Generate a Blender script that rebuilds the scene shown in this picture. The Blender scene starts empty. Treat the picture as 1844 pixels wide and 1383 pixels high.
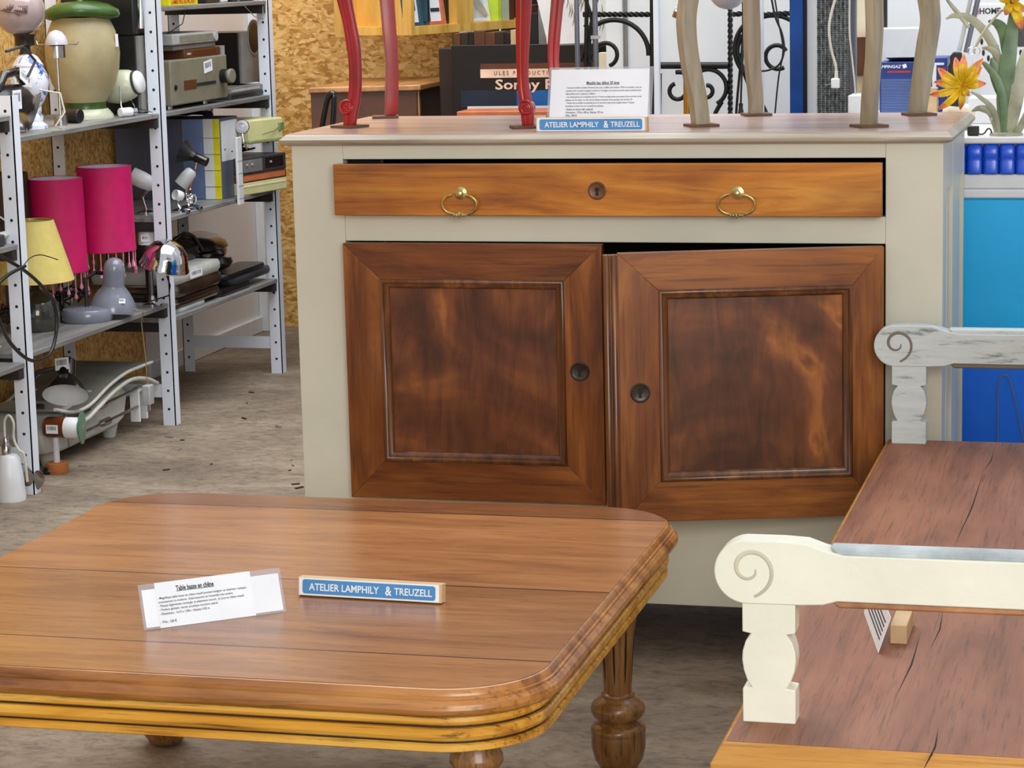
import bpy, bmesh, math, random
from mathutils import Vector, Matrix
random.seed(7)
S = bpy.context.scene
COL = S.collection

# ------------------------------------------------------------------ camera
CAM = (4.3975, 0.2588, 0.1715, -0.0240, 1.0121, -4.5486, 1.3609)   # focal (px/1000), yaw, pitch, roll, x, y, z
def cam_axes():
    f, yaw, pitch, roll = CAM[:4]
    cy, sy = math.cos(yaw), math.sin(yaw)
    fw = Vector((-sy*math.cos(pitch), cy*math.cos(pitch), -math.sin(pitch)))
    r = Vector((cy, sy, 0)); u = r.cross(fw)
    return (r*math.cos(roll)+u*math.sin(roll), -r*math.sin(roll)+u*math.cos(roll), fw)
R_, U_, F_ = cam_axes()
camd = bpy.data.cameras.new('camera'); camo = bpy.data.objects.new('camera', camd); COL.objects.link(camo)
camd.sensor_width = 36; camd.sensor_fit = 'HORIZONTAL'; camd.lens = CAM[0]*1000*36/1844
camd.clip_start = .05; camd.clip_end = 100
mw = Matrix.Identity(4)
for i, v in enumerate((R_, U_, -F_)):
    for j in range(3): mw[j][i] = v[j]
mw.translation = Vector(CAM[4:7]); camo.matrix_world = mw
S.camera = camo

# ------------------------------------------------------------------ world, lights, exposure
w = bpy.data.worlds.new('world'); S.world = w; w.use_nodes = True
bg = w.node_tree.nodes['Background']; bg.inputs[0].default_value = (.86, .92, 1.0, 1); bg.inputs[1].default_value = .72
def area(name, loc, target, sx, sy, power, col):
    d = bpy.data.lights.new(name, 'AREA'); d.shape = 'RECTANGLE'; d.size = sx; d.size_y = sy; d.energy = power; d.color = col
    o = bpy.data.objects.new(name, d); COL.objects.link(o); o.location = loc
    o.rotation_euler = (Vector(target)-Vector(loc)).to_track_quat('-Z', 'Y').to_euler()
    return o
area('doorway_daylight', (2.2, -5.8, 2.2), (0, 0, .6), 3.0, 2.2, 180, (1, .96, .9))
area('roof_light', (-.7, 1.6, 3.7), (-.9, 2.2, 0), 3.4, 3.4, 190, (.96, .98, 1))
S.view_settings.view_transform = 'Standard'; S.view_settings.look = 'None'
S.view_settings.exposure = 0.0; S.view_settings.gamma = 1.0; S.view_settings.use_curve_mapping = False

def at(u, v, **k):
    """point of the real plane x=, y= or z= seen at photo position (u, v)"""
    d = F_ + R_*((u-922)/(CAM[0]*1000)) - U_*((v-691.5)/(CAM[0]*1000))
    ax = {'x': 0, 'y': 1, 'z': 2}[list(k)[0]]; c = Vector(CAM[4:7])
    return c + d*((list(k.values())[0]-c[ax])/d[ax])

# ------------------------------------------------------------------ materials
def lin(c):
    return tuple(((x/255)/12.92 if x/255 <= .04045 else ((x/255+.055)/1.055)**2.4) for x in c[:3])+(1,)
class N:
    def __init__(s, name):
        s.m = bpy.data.materials.new(name); s.m.use_nodes = True; s.t = s.m.node_tree; s.n = s.t.nodes
        s.b = s.n['Principled BSDF']
    def add(s, ty, **kw):
        n = s.n.new(ty)
        for k, v in kw.items(): setattr(n, k, v)
        return n
    def l(s, a, b): s.t.links.new(a, b)
    def coord(s, sc, rnd=True, rot=(0, 0, 0)):
        tc = s.add('ShaderNodeTexCoord'); mp = s.add('ShaderNodeMapping'); mp.inputs['Scale'].default_value = sc; mp.inputs['Rotation'].default_value = rot
        if rnd:
            oi = s.add('ShaderNodeObjectInfo'); m = s.add('ShaderNodeMath', operation='MULTIPLY'); m.inputs[1].default_value = 13.7
            s.l(oi.outputs['Random'], m.inputs[0]); a = s.add('ShaderNodeVectorMath', operation='ADD')
            s.l(tc.outputs['Object'], a.inputs[0]); s.l(m.outputs[0], a.inputs[1]); s.l(a.outputs[0], mp.inputs['Vector'])
        else: s.l(tc.outputs['Object'], mp.inputs['Vector'])
        return mp.outputs[0]
    def noise(s, vec, sc, det=4, rough=.55, dist=0):
        n = s.add('ShaderNodeTexNoise'); n.inputs['Scale'].default_value = sc; n.inputs['Detail'].default_value = det
        n.inputs['Roughness'].default_value = rough; n.inputs['Distortion'].default_value = dist; s.l(vec, n.inputs['Vector']); return n.outputs['Fac']
    def ramp(s, fac, stops, interp='LINEAR'):
        r = s.add('ShaderNodeValToRGB'); r.color_ramp.interpolation = interp; e = r.color_ramp.elements
        while len(e) < len(stops): e.new(.5)
        for i, (p, c) in enumerate(stops): e[i].position = p; e[i].color = lin(c) if max(c) > 1.01 or len(c) == 3 and sum(c) > 3 else tuple(c)+(1,)
        s.l(fac, r.inputs[0]); return r.outputs[0]
    def mix(s, a, b, fac, mode='MIX'):
        m = s.add('ShaderNodeMix', data_type='RGBA', blend_type=mode)
        for sock, v in ((m.inputs[6], a), (m.inputs[7], b), (m.inputs[0], fac)):
            if isinstance(v, (int, float)): sock.default_value = v
            elif isinstance(v, tuple): sock.default_value = lin(v)
            else: s.l(v, sock)
        return m.outputs[2]
    def base(s, c):
        if isinstance(c, tuple): s.b.inputs['Base Color'].default_value = lin(c)
        else: s.l(c, s.b.inputs['Base Color'])
    def bump(s, h, st, dist=.002):
        b = s.add('ShaderNodeBump'); b.inputs['Strength'].default_value = st; b.inputs['Distance'].default_value = dist
        s.l(h, b.inputs['Height']); s.l(b.outputs[0], s.b.inputs['Normal'])
    def rm(s, rough, metal=0, spec=.5, coat=0):
        s.b.inputs['Roughness'].default_value = rough; s.b.inputs['Metallic'].default_value = metal
        s.b.inputs['Specular IOR Level'].default_value = spec; s.b.inputs['Coat Weight'].default_value = coat; s.b.inputs['Coat Roughness'].default_value = .12
        return s.m
def plain(name, c, rough=.5, metal=0, var=.12, sc=14, bump=.05, spec=.5, coat=0):
    n = N(name); v = n.coord((1, 1, 1)); f = n.noise(v, sc, 5)
    d = tuple(max(0, x*(1-var)) for x in c); h = tuple(min(255, x*(1+var*.5)) for x in c)
    n.base(n.ramp(f, ((.3, d), (.7, h))));
    if bump: n.bump(n.noise(v, sc*12, 3), bump, .001)
    return n.rm(rough, metal, spec, coat)
AX = {'X': (1, 9, 9), 'Y': (9, 1, 9), 'Z': (9, 9, 1)}
def wood(name, dark, mid, light, axis='X', sc=1.0, rough=.35, lines=.5, stain=None, coat=0, bump=.15, fine=1.0, big=.5):
    n = N(name); v = n.coord(tuple(a*sc for a in AX[axis]))
    g = n.noise(v, 2.6, 8, .62, .9); c = n.ramp(g, ((.3, dark), (.5, mid), (.72, light)))
    v2 = n.coord(tuple((a if a == 1 else a*3.2)*sc for a in AX[axis]))
    ln = n.noise(v2, 5.5*fine, 6, .7, .3)
    c = n.mix(c, n.ramp(ln, ((.36, tuple(x*.42 for x in dark)), (.47, (255, 255, 255)))), lines, 'MULTIPLY')
    v3 = n.coord(tuple(1.4 if a == 1 else 3 for a in AX[axis]))
    t = n.noise(v3, 1.7, 3, .5, .6)
    c = n.mix(c, n.ramp(t, ((.35, (175, 160, 150)), (.6, (255, 255, 255)))), big, 'MULTIPLY')
    if stain is not None:
        s2 = n.noise(n.coord((1, 1, 1)), 4, 6, .7, 1.5); c = n.mix(c, stain, n.ramp(s2, ((.62, (0, 0, 0)), (.7, (90, 90, 90)))))
    n.base(c); n.bump(ln, bump, .001)
    return n.rm(rough, 0, .5, coat)
def osb(name, c1, c2, c3):
    n = N(name); tc = n.add('ShaderNodeTexCoord'); cols = None; nz = n.noise(tc.outputs['Object'], 3, 3)
    for k, rot in enumerate((.3, 1.3, 2.2)):
        mp = n.add('ShaderNodeMapping'); mp.inputs['Rotation'].default_value = (rot, rot, rot*.7); mp.inputs['Scale'].default_value = (34, 120, 70)
        wv = n.add('ShaderNodeVectorMath', operation='ADD'); n.l(tc.outputs['Object'], wv.inputs[0])
        mm = n.add('ShaderNodeMath', operation='MULTIPLY'); mm.inputs[1].default_value = .12; n.l(nz, mm.inputs[0]); n.l(mm.outputs[0], wv.inputs[1])
        n.l(wv.outputs[0], mp.inputs[0]); vo = n.add('ShaderNodeTexVoronoi'); vo.inputs['Scale'].default_value = 1.0; n.l(mp.outputs[0], vo.inputs['Vector'])
        sp = n.add('ShaderNodeSeparateColor'); n.l(vo.outputs['Color'], sp.inputs[0])
        r = n.ramp(sp.outputs[k], ((0, c1), (.35, c2), (.9, c3)))
        e = n.ramp(vo.outputs['Distance'], ((.6, (255, 255, 255)), (.95, (120, 85, 50)))); r = n.mix(r, e, .4, 'MULTIPLY')
        cols = r if cols is None else n.mix(cols, r, n.ramp(n.noise(mp.outputs[0], .35+.2*k, 2), ((.45, (0, 0, 0)), (.5, (255, 255, 255)))))
    n.base(cols); n.bump(n.noise(tc.outputs['Object'], 60, 4), .4, .003)
    return n.rm(.6)
M = {}
M['cream'] = plain('cream_paint', (204, 202, 185), .38, var=.05, sc=3, bump=.08)
M['cream_worn'] = plain('bench_cream_paint', (228, 226, 208), .5, var=.05, sc=5, bump=.5)
n = N('bench_grey_paint'); v = n.coord((1, 7, 7)); f = n.noise(v, 9, 7, .75, .3)
n.base(n.ramp(f, ((.36, (126, 138, 140)), (.44, (196, 204, 204)), (.7, (212, 219, 219))))); n.bump(f, .3); M['grey_worn'] = n.rm(.55)
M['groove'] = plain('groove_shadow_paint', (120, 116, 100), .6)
M['taupe_top'] = wood('taupe_stained_top', (160, 134, 126), (184, 158, 150), (200, 176, 168), 'X', .8, .27, .18, big=.3, bump=.08)
M['taupe_edge'] = wood('taupe_painted_edge', (150, 138, 122), (172, 161, 144), (188, 178, 160), 'X', .8, .35, .2, big=.25)
M['drawer'] = wood('orange_cherry_drawer', (138, 72, 12), (196, 120, 28), (226, 160, 60), 'X', .8, .3, .3, coat=.25, big=.75)
M['rail'] = wood('cherry_rail', (92, 44, 10), (146, 82, 26), (176, 110, 44), 'X', .9, .32, .4, coat=.2, big=.85)
M['stile'] = wood('cherry_stile', (92, 44, 10), (144, 80, 24), (176, 112, 46), 'Z', .9, .32, .4, coat=.2, big=.85)
M['bead'] = wood('dark_bead_moulding', (62, 30, 12), (104, 58, 24), (150, 96, 46), 'Z', .9, .3, .4, coat=.3)
n = N('burl_panel'); v = n.coord((1, 1, 1)); w1 = n.noise(v, 3.0, 3, .5, 2.2)
v2 = n.coord((7, 7, 1.6)); st = n.noise(v2, 3.2, 6, .65, 1.8)
c = n.ramp(w1, ((.34, (76, 38, 18)), (.5, (108, 58, 28)), (.6, (132, 76, 36)), (.68, (172, 104, 48)), (.74, (108, 58, 26))))
c = n.mix(c, n.ramp(st, ((.35, (110, 92, 80)), (.62, (255, 255, 255)))), .5, 'MULTIPLY'); n.base(c); n.bump(st, .06); M['burl'] = n.rm(.33, 0, .5, .2)
M['dark_in'] = plain('dark_interior', (34, 26, 20), .8)
M['brass'] = plain('aged_brass', (196, 176, 118), .3, .85, var=.3, sc=60)
M['bronze'] = plain('dark_bronze', (112, 76, 50), .38, .25, var=.3, sc=60)
M['lock_dark'] = plain('dark_lock_metal', (66, 52, 44), .35, .3, var=.3, sc=60)
M['iron_key'] = plain('keyhole_black', (12, 10, 9), .7)
# table
def planks(name, seams, tints, dark, mid, light, rough, lines, coat=.15, seamc=(70, 36, 18)):
    n = N(name); v = n.coord((1.0, 7, 7), False); g = n.noise(v, 2.2, 8, .62, .8); c = n.ramp(g, ((.3, dark), (.5, mid), (.72, light)))
    v2 = n.coord((2.2, 40, 40), False); ln = n.noise(v2, 5, 5, .7, .25); c = n.mix(c, n.ramp(ln, ((.35, (120, 84, 60)), (.46, (255, 255, 255)))), lines, 'MULTIPLY')
    tc = n.add('ShaderNodeTexCoord'); sp = n.add('ShaderNodeSeparateXYZ'); n.l(tc.outputs['Object'], sp.inputs[0])
    st = [(0, tints[0])]
    for s_, t_ in zip(seams, tints[1:]): st += [(s_-.0012, seamc), (s_+.0012, t_)]
    mr = n.add('ShaderNodeMapRange'); mr.inputs['From Min'].default_value = 0; mr.inputs['From Max'].default_value = 1; n.l(sp.outputs[1], mr.inputs[0])
    c = n.mix(c, n.ramp(mr.outputs[0], st, 'CONSTANT'), 1.0, 'MULTIPLY')
    n.base(c); n.bump(ln, .12, .0008); return n.rm(rough, 0, .5, coat)
M['oak_edge'] = wood('oak_moulding', (122, 70, 26), (178, 116, 54), (206, 150, 84), 'X', .7, .3, .55, coat=.3, big=.5)
M['oak_apron_lit'] = wood('oak_apron_lit', (176, 112, 30), (226, 164, 56), (244, 196, 90), 'X', .7, .32, .75, coat=.25, big=.3)  # lighter yellow oak: the strong doorway light is put into the colour
M['oak_leg'] = wood('turned_oak', (98, 62, 28), (146, 102, 56), (172, 126, 76), 'Z', 1.3, .3, .6, coat=.25, big=.4)
M['spiral'] = plain('soft_groove_shade', (192, 188, 166), .6)  # near arm's groove shade, as a slightly darker cream
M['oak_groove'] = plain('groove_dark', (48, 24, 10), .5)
M['bench_seat'] = wood('brown_bench_seat', (118, 68, 42), (148, 92, 62), (162, 108, 78), 'Y', .7, .58, .45, big=.4, bump=.5, fine=2)
M['bench_edge'] = wood('ochre_lit_bench_edge', (150, 96, 36), (196, 138, 58), (214, 160, 84), 'X', .8, .42, .35, big=.3)  # warm light on the near edge painted in as ochre
M['bench_bare'] = plain('worn_bare_edge', (176, 124, 84), .6, var=.35, sc=18)
M['bench_bluegrey'] = plain('worn_blue_grey_edge', (182, 192, 196), .55, var=.2, sc=16)
M['crack'] = plain('wood_crack', (26, 14, 10), .9)
# floor
n = N('concrete_floor'); v = n.coord((1, 1.6, 1), False); f = n.noise(v, 2.2, 8, .62, .4); c = n.ramp(f, ((.3, (122, 108, 92)), (.5, (150, 134, 115)), (.7, (178, 162, 142))))
f2 = n.noise(v, 26, 6, .75, .6); c = n.mix(c, n.ramp(f2, ((.34, (96, 86, 78)), (.5, (215, 213, 210)), (.68, (255, 255, 255)))), .6, 'MULTIPLY')
f3 = n.noise(v, 60, 4, .7); c = n.mix(c, (205, 200, 190), n.ramp(f3, ((.66, (0, 0, 0)), (.70, (150, 150, 150)))))
n.base(c); n.bump(f2, .5, .004); M['floor'] = n.rm(.72)
M['osb'] = osb('osb_board', (176, 120, 50), (218, 164, 84), (244, 202, 128))
M['white_wall'] = plain('white_wall', (224, 228, 230), .6, var=.02, sc=2, bump=.05)
M['white_door'] = plain('white_panel', (232, 228, 226), .5, var=.02, sc=2, bump=.03)
M['beech'] = wood('yellow_beech', (206, 152, 62), (232, 182, 88), (242, 200, 112), 'Z', .6, .45, .2, big=.2)
M['desk_brown'] = plain('brown_desk', (96, 56, 34), .4, var=.15)
M['desk_dark'] = plain('dark_desk', (44, 28, 20), .5)
M['desk_top'] = wood('desk_top', (150, 96, 50), (186, 130, 76), (206, 156, 100), 'Y', .8, .35, .2)
M['black'] = plain('black_plastic', (22, 22, 24), .35, var=.1)
M['black_gloss'] = plain('black_gloss', (20, 17, 18), .2, var=.1, bump=0, coat=.6)
M['dgrey'] = plain('dark_grey', (56, 58, 62), .45)
M['grey'] = plain('grey_plastic', (124, 122, 118), .45)
M['lgrey'] = plain('light_grey', (176, 178, 178), .4)
M['warmgrey'] = plain('warm_grey_case', (142, 136, 120), .5)
M['olive'] = plain('olive_grey_case', (128, 124, 104), .5, var=.12)
M['white'] = plain('white_plastic', (226, 228, 230), .35, var=.04, bump=0)
M['paper'] = plain('white_paper', (236, 240, 246), .6, var=.02, bump=0)
M['ink'] = plain('ink', (44, 48, 60), .7, bump=0)
M['ink_blue'] = plain('sign_blue', (74, 142, 200), .5, var=.03, bump=0)
M['shelf_post'] = plain('white_steel_post', (228, 234, 244), .4, var=.04, sc=5, bump=0)
M['shelf_board'] = wood('grey_shelf_board', (104, 104, 104), (132, 132, 130), (150, 150, 146), 'Y', .8, .5, .25, big=.2)
M['shelf_beam'] = plain('dark_beam', (42, 40, 40), .5)
M['hole'] = plain('hole_dark', (22, 24, 28), .8, bump=0)
M['pink'] = plain('fuchsia_fabric', (196, 0, 92), .6, var=.06, sc=30, bump=.3)
M['pink_in'] = plain('lilac_lining', (214, 200, 222), .6)
M['pink_glass'] = plain('pink_crystal', (222, 140, 164), .12, var=.3, bump=0)
M['yellow_shade'] = plain('pale_yellow_fabric', (224, 206, 118), .6, var=.04, sc=30, bump=.2)
M['brown_shade'] = plain('brown_fabric', (72, 46, 36), .7)
M['green_shade'] = plain('pale_green', (138, 178, 124), .5)
M['urn'] = plain('cream_glaze', (166, 154, 116), .42, var=.12, sc=10, bump=.03)
M['green_glaze'] = plain('green_glaze', (60, 92, 36), .3, var=.4, sc=8)
M['cup'] = plain('celadon', (190, 194, 168), .25, var=.05)
M['chrome'] = plain('chrome', (214, 214, 216), .06, 1, var=.05, bump=0)
M['steel'] = plain('brushed_steel', (176, 172, 166), .25, 1, var=.15)
M['glass_frost'] = plain('frosted_glass', (206, 202, 210), .12, var=.06, bump=0, coat=.4)
M['glass_pink'] = plain('smoky_pink_glass', (170, 152, 150), .1, var=.06, bump=0, coat=.4)
M['etch'] = plain('etched_brown', (112, 82, 78), .5)
M['pewter'] = plain('dark_pewter', (62, 56, 50), .35, .7)
n = N('delft_porcelain'); v = n.coord((1, 1, 1)); f = n.noise(v, 26, 5, .7, .8)
n.base(n.ramp(f, ((.36, (30, 52, 130)), (.43, (92, 130, 200)), (.455, (222, 226, 240)), (.8, (230, 232, 242))))); M['delft'] = n.rm(.12, 0, .5, .5)
M['grey_lamp'] = plain('blue_grey_enamel', (122, 126, 140), .22, var=.05, bump=0, coat=.4)
M['dark_glass'] = plain('dark_glass', (58, 56, 46), .08, var=.2, bump=0, coat=.6)
M['red'] = plain('red_lacquer', (164, 16, 24), .3, var=.2, sc=8, bump=.05, coat=.3)
M['red_worn'] = plain('red_worn_edge', (150, 62, 40), .45, var=.3)
M['taupe'] = wood('taupe_grey_leg', (132, 120, 96), (164, 154, 130), (188, 180, 160), 'Z', .9, .4, .2, big=.4)
M['card'] = plain('brown_cardboard', (104, 74, 54), .8)
M['seat_fabric'] = plain('cream_seat_fabric', (206, 196, 172), .8)
M['tan'] = plain('pale_wood_block', (208, 176, 132), .6, var=.1)
M['clear'] = (lambda n: (n.base((200, 205, 215)), n.rm(.08), setattr(n.b.inputs['Transmission Weight'], 'default_value', 0), n.b.inputs['Alpha'].__setattr__('default_value', .28), n.m)[-1])(N('laminate_film'))
n = N('clear_glass'); n.base((225, 232, 235)); n.b.inputs['Transmission Weight'].default_value = .85; M['glass'] = n.rm(.05)
M['blue'] = plain('royal_blue_plastic', (16, 84, 220), .25, var=.05, bump=0, coat=.2)
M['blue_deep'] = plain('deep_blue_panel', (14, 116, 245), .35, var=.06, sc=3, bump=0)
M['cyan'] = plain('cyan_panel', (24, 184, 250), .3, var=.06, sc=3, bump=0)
M['iron'] = plain('black_wrought_iron', (24, 24, 26), .45, .3)
M['post_grey'] = plain('grey_metal_post', (112, 116, 128), .35, .5)
M['blue_paint'] = plain('blue_painted_post', (10, 70, 150), .3, var=.25, sc=8)
M['gold'] = plain('gold_tube', (190, 138, 50), .3, .7)
M['box_blue'] = plain('dark_blue_carton', (22, 54, 134), .4, var=.25, sc=6)
M['orange_wood'] = plain('orange_wood', (196, 112, 72), .4)
M['petal'] = plain('yellow_petal_enamel', (232, 188, 24), .35, var=.15, sc=30)
M['tip'] = plain('orange_petal_tip', (240, 146, 100), .35, var=.15, sc=30)
M['leaf'] = plain('sage_leaf_metal', (104, 132, 96), .4, var=.25, sc=20)
M['leaf_pale'] = plain('pale_leaf_metal', (172, 172, 148), .4, var=.2, sc=20)
M['yellow'] = plain('yellow_card', (226, 214, 30), .5)
M['red_ink'] = plain('red_ink', (196, 50, 30), .6, bump=0)
M['amber'] = plain('amber_bottle', (110, 56, 26), .15)
M['scale_white'] = plain('aged_white_enamel', (196, 198, 190), .35, var=.1)
M['tray'] = plain('dull_grey_tray', (122, 122, 112), .5, var=.12)
M['cork'] = plain('cork', (176, 106, 52), .8)
M['cord_white'] = plain('white_cord', (206, 202, 190), .5, bump=0)
M['cord_clear'] = plain('clear_cord', (150, 136, 106), .4, bump=0)
M['cream_wall'] = plain('cream_board', (232, 222, 190), .6, var=.03)
M['sky_print'] = plain('pale_print', (206, 214, 220), .4, var=.25, sc=12, bump=0)
M['wire_mesh'] = plain('grey_mesh', (128, 132, 132), .4, .2, var=.5, sc=90)
M['lime'] = plain('pale_lime_enamel', (206, 204, 146), .4, var=.05)
M['teal'] = plain('teal_frame', (54, 82, 96), .5)

# ------------------------------------------------------------------ geometry helpers
class MB:
    def __init__(s, T=None): s.bm = bmesh.new(); s.T = T or Matrix.Identity(4); s.mi = 0
    def v(s, p): return s.bm.verts.new(s.T @ Vector(p))
    def f(s, vs):
        try: f = s.bm.faces.new(vs); f.material_index = s.mi; return f
        except ValueError: return None
    def box(s, x0, x1, y0, y1, z0, z1):
        V = [s.v(p) for p in ((x0, y0, z0), (x1, y0, z0), (x1, y1, z0), (x0, y1, z0), (x0, y0, z1), (x1, y0, z1), (x1, y1, z1), (x0, y1, z1))]
        for q in ((3, 2, 1, 0), (4, 5, 6, 7), (0, 1, 5, 4), (1, 2, 6, 5), (2, 3, 7, 6), (3, 0, 4, 7)): s.f([V[i] for i in q])
        return s
    def loops(s, L, cap=True, close=True):
        R = [[s.v(p) for p in l] for l in L]
        for a, b in zip(R, R[1:]):
            k = len(a)
            for i in range(k if close else k-1): s.f((a[i], a[(i+1) % k], b[(i+1) % k], b[i]))
        if cap: s.f(R[0][::-1]); s.f(R[-1])
        return s
    def lathe(s, prof, c=(0, 0, 0), A=None, seg=28, cap=True):
        A = A or Matrix.Identity(3); c = Vector(c)
        return s.loops([[c + A @ Vector((max(r, 1e-5)*math.cos(2*math.pi*i/seg), max(r, 1e-5)*math.sin(2*math.pi*i/seg), z)) for i in range(seg)] for r, z in prof], cap)
    def cyl(s, p0, p1, r, seg=16, r1=None):
        p0, p1 = Vector(p0), Vector(p1); A = (p1-p0).to_track_quat('Z', 'Y').to_matrix()
        return s.lathe([(r, 0), (r if r1 is None else r1, (p1-p0).length)], p0, A, seg)
    def sphere(s, c, r, seg=20, sc=(1, 1, 1), A=None):
        pr = [(r*math.sin(math.pi*i/12), -r*math.cos(math.pi*i/12)) for i in range(13)]
        A = (A or Matrix.Identity(3)) @ Matrix.Diagonal(sc); return s.lathe(pr, c, A, seg)
    def tube(s, pts, r, seg=8, flat=None, up=None):
        pts = [Vector(p) for p in pts]; k = len(pts); L = []
        nrm = None
        for i, p in enumerate(pts):
            t = (pts[min(i+1, k-1)]-pts[max(i-1, 0)]).normalized()
            if nrm is None:
                nrm = up if up is not None else (Vector((0, 0, 1)) if abs(t.z) < .9 else Vector((0, 1, 0)))
            nrm = (nrm - t*nrm.dot(t)).normalized(); bi = t.cross(nrm)
            rr = r[i] if isinstance(r, (list, tuple)) else r; r2 = flat if flat else rr
            L.append([p + nrm*(r2*math.cos(2*math.pi*j/seg)) + bi*(rr*math.sin(2*math.pi*j/seg)) for j in range(seg)])
        return s.loops(L)
    def prism(s, poly, d0, d1, plane='XZ'):
        f = {'XZ': lambda a, b, d: (a, d, b), 'XY': lambda a, b, d: (a, b, d), 'YZ': lambda a, b, d: (d, a, b)}[plane]
        return s.loops([[f(a, b, d0) for a, b in poly], [f(a, b, d1) for a, b in poly]])
    def text(s, body, T, width=None, height=None, bold=0, shear=0, depth=.0004, space=1.0, align='LEFT'):
        cu = bpy.data.curves.new('t', 'FONT'); cu.body = body; cu.extrude = 0; cu.offset = bold; cu.shear = shear; cu.resolution_u = 2; cu.space_line = space; cu.align_x = align
        ob = bpy.data.objects.new('t', cu); COL.objects.link(ob); dg = bpy.context.evaluated_depsgraph_get(); me = bpy.data.meshes.new_from_object(ob.evaluated_get(dg))
        xs = [v.co.x for v in me.vertices]; ys = [v.co.y for v in me.vertices]; x0, x1, y0, y1 = min(xs), max(xs), min(ys), max(ys)
        sx = width/(x1-x0) if width else None; sy = height/(y1-y0) if height else None; sx = sx or sy; sy = sy or sx
        vs = [s.v(T @ Vector(((v.co.x-(x0+x1)/2)*sx, (v.co.y-(y0+y1)/2)*sy, depth))) for v in me.vertices]
        for p in me.polygons: s.f([vs[i] for i in p.vertices])
        bpy.data.objects.remove(ob); bpy.data.curves.remove(cu); bpy.data.meshes.remove(me)
        return s
    def build(s, name, mats, parent=None, origin=None, bevel=0, smooth=35, seg=2):
        po = Vector(parent['_o']) if parent is not None else Vector((0, 0, 0))
        if origin is None: origin = po if parent is not None else None
        if origin is None:
            xs = [v.co for v in s.bm.verts]; origin = Vector(((min(v.x for v in xs)+max(v.x for v in xs))/2, (min(v.y for v in xs)+max(v.y for v in xs))/2, min(v.z for v in xs)))
        origin = Vector(origin)
        for v in s.bm.verts: v.co -= origin
        bmesh.ops.recalc_face_normals(s.bm, faces=s.bm.faces)
        me = bpy.data.meshes.new(name); s.bm.to_mesh(me); s.bm.free()
        if smooth:
            me.shade_smooth(); me.set_sharp_from_angle(angle=math.radians(smooth))
        o = bpy.data.objects.new(name, me); COL.objects.link(o)
        for m in (mats if isinstance(mats, (list, tuple)) else [mats]): me.materials.append(M[m] if isinstance(m, str) else m)
        if parent is not None: o.parent = parent
        o.location = origin-po; o['_o'] = tuple(origin); ALL.append(o)
        if bevel:
            b = o.modifiers.new('bevel', 'BEVEL'); b.width = bevel; b.segments = seg; b.limit_method = 'ANGLE'; b.angle_limit = .7
            o.modifiers.new('wn', 'WEIGHTED_NORMAL').keep_sharp = True
        return o
ALL = []
def tag(o, label, cat, group=None):
    o['label'] = label; o['category'] = cat
    if group: o['group'] = group
    return o
def thing(name, loc, label, cat, group=None):
    o = bpy.data.objects.new(name, None); COL.objects.link(o); o.location = loc; o['_o'] = tuple(loc); ALL.append(o); o.empty_display_size = .1
    return tag(o, label, cat, group)
def struct(o): o['kind'] = 'structure'; return o
def B(*a): return MB().box(*a)
def RX(a): return Matrix.Rotation(a, 3, 'X')
def RY(a): return Matrix.Rotation(a, 3, 'Y')
def RZ(a): return Matrix.Rotation(a, 3, 'Z')
def frame(o, x, y):            # 4x4 from an origin and two in-plane directions
    x = Vector(x).normalized(); z = x.cross(Vector(y)).normalized(); y = z.cross(x); m = Matrix.Identity(4)
    for i, v in enumerate((x, y, z)):
        for j in range(3): m[j][i] = v[j]
    m.translation = Vector(o); return m
def FRONT(x, y, z): return frame((x, y, z), (1, 0, 0), (0, 0, 1))        # faces -Y
def SIDE(x, y, z): return frame((x, y, z), (0, 1, 0), (0, 0, 1))         # faces +X
def rrect(w, d, r, ins, cx, cy, z, seg=8):
    P = []; r2 = max(r-ins, .0005); hw, hd = w/2-r, d/2-r
    if r < ins+.0005: hw, hd = w/2-ins-.0005, d/2-ins-.0005
    for k, (sx, sy) in enumerate(((1, -1), (1, 1), (-1, 1), (-1, -1))):
        for i in range(seg+1):
            a = -math.pi/2 + k*math.pi/2 + i*math.pi/2/seg; P.append((cx+sx*hw+r2*math.cos(a), cy+sy*hd+r2*math.sin(a), z))
    return P
def barcode(mb, T, w, h, n=11, seed=1):
    rnd = random.Random(seed); x = -w/2
    for i in range(n):
        b = w/n*rnd.uniform(.3, .7); V = [mb.v(T @ Vector(p)) for p in ((x, -h/2, .0006), (x+b, -h/2, .0006), (x+b, h/2, .0006), (x, h/2, .0006))]; mb.f(V); x += w/n
def plate(mb, T, w, h, t=.0008):
    V = []
    for z in (0, t): V.append([T @ Vector(p) for p in ((-w/2, -h/2, z), (w/2, -h/2, z), (w/2, h/2, z), (-w/2, h/2, z))])
    return mb.loops(V)
def sticker(parent, T, w, h, seed=1, small=False):
    a = MB(); plate(a, T, w, h); T2 = T @ Matrix.Translation((0, h*.12, .0004)); a.mi = 1; barcode(a, T2, w*.75, h*.45, 9, seed)
    return a.build('price_label', ['paper', 'ink'], parent, smooth=0)
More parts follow.
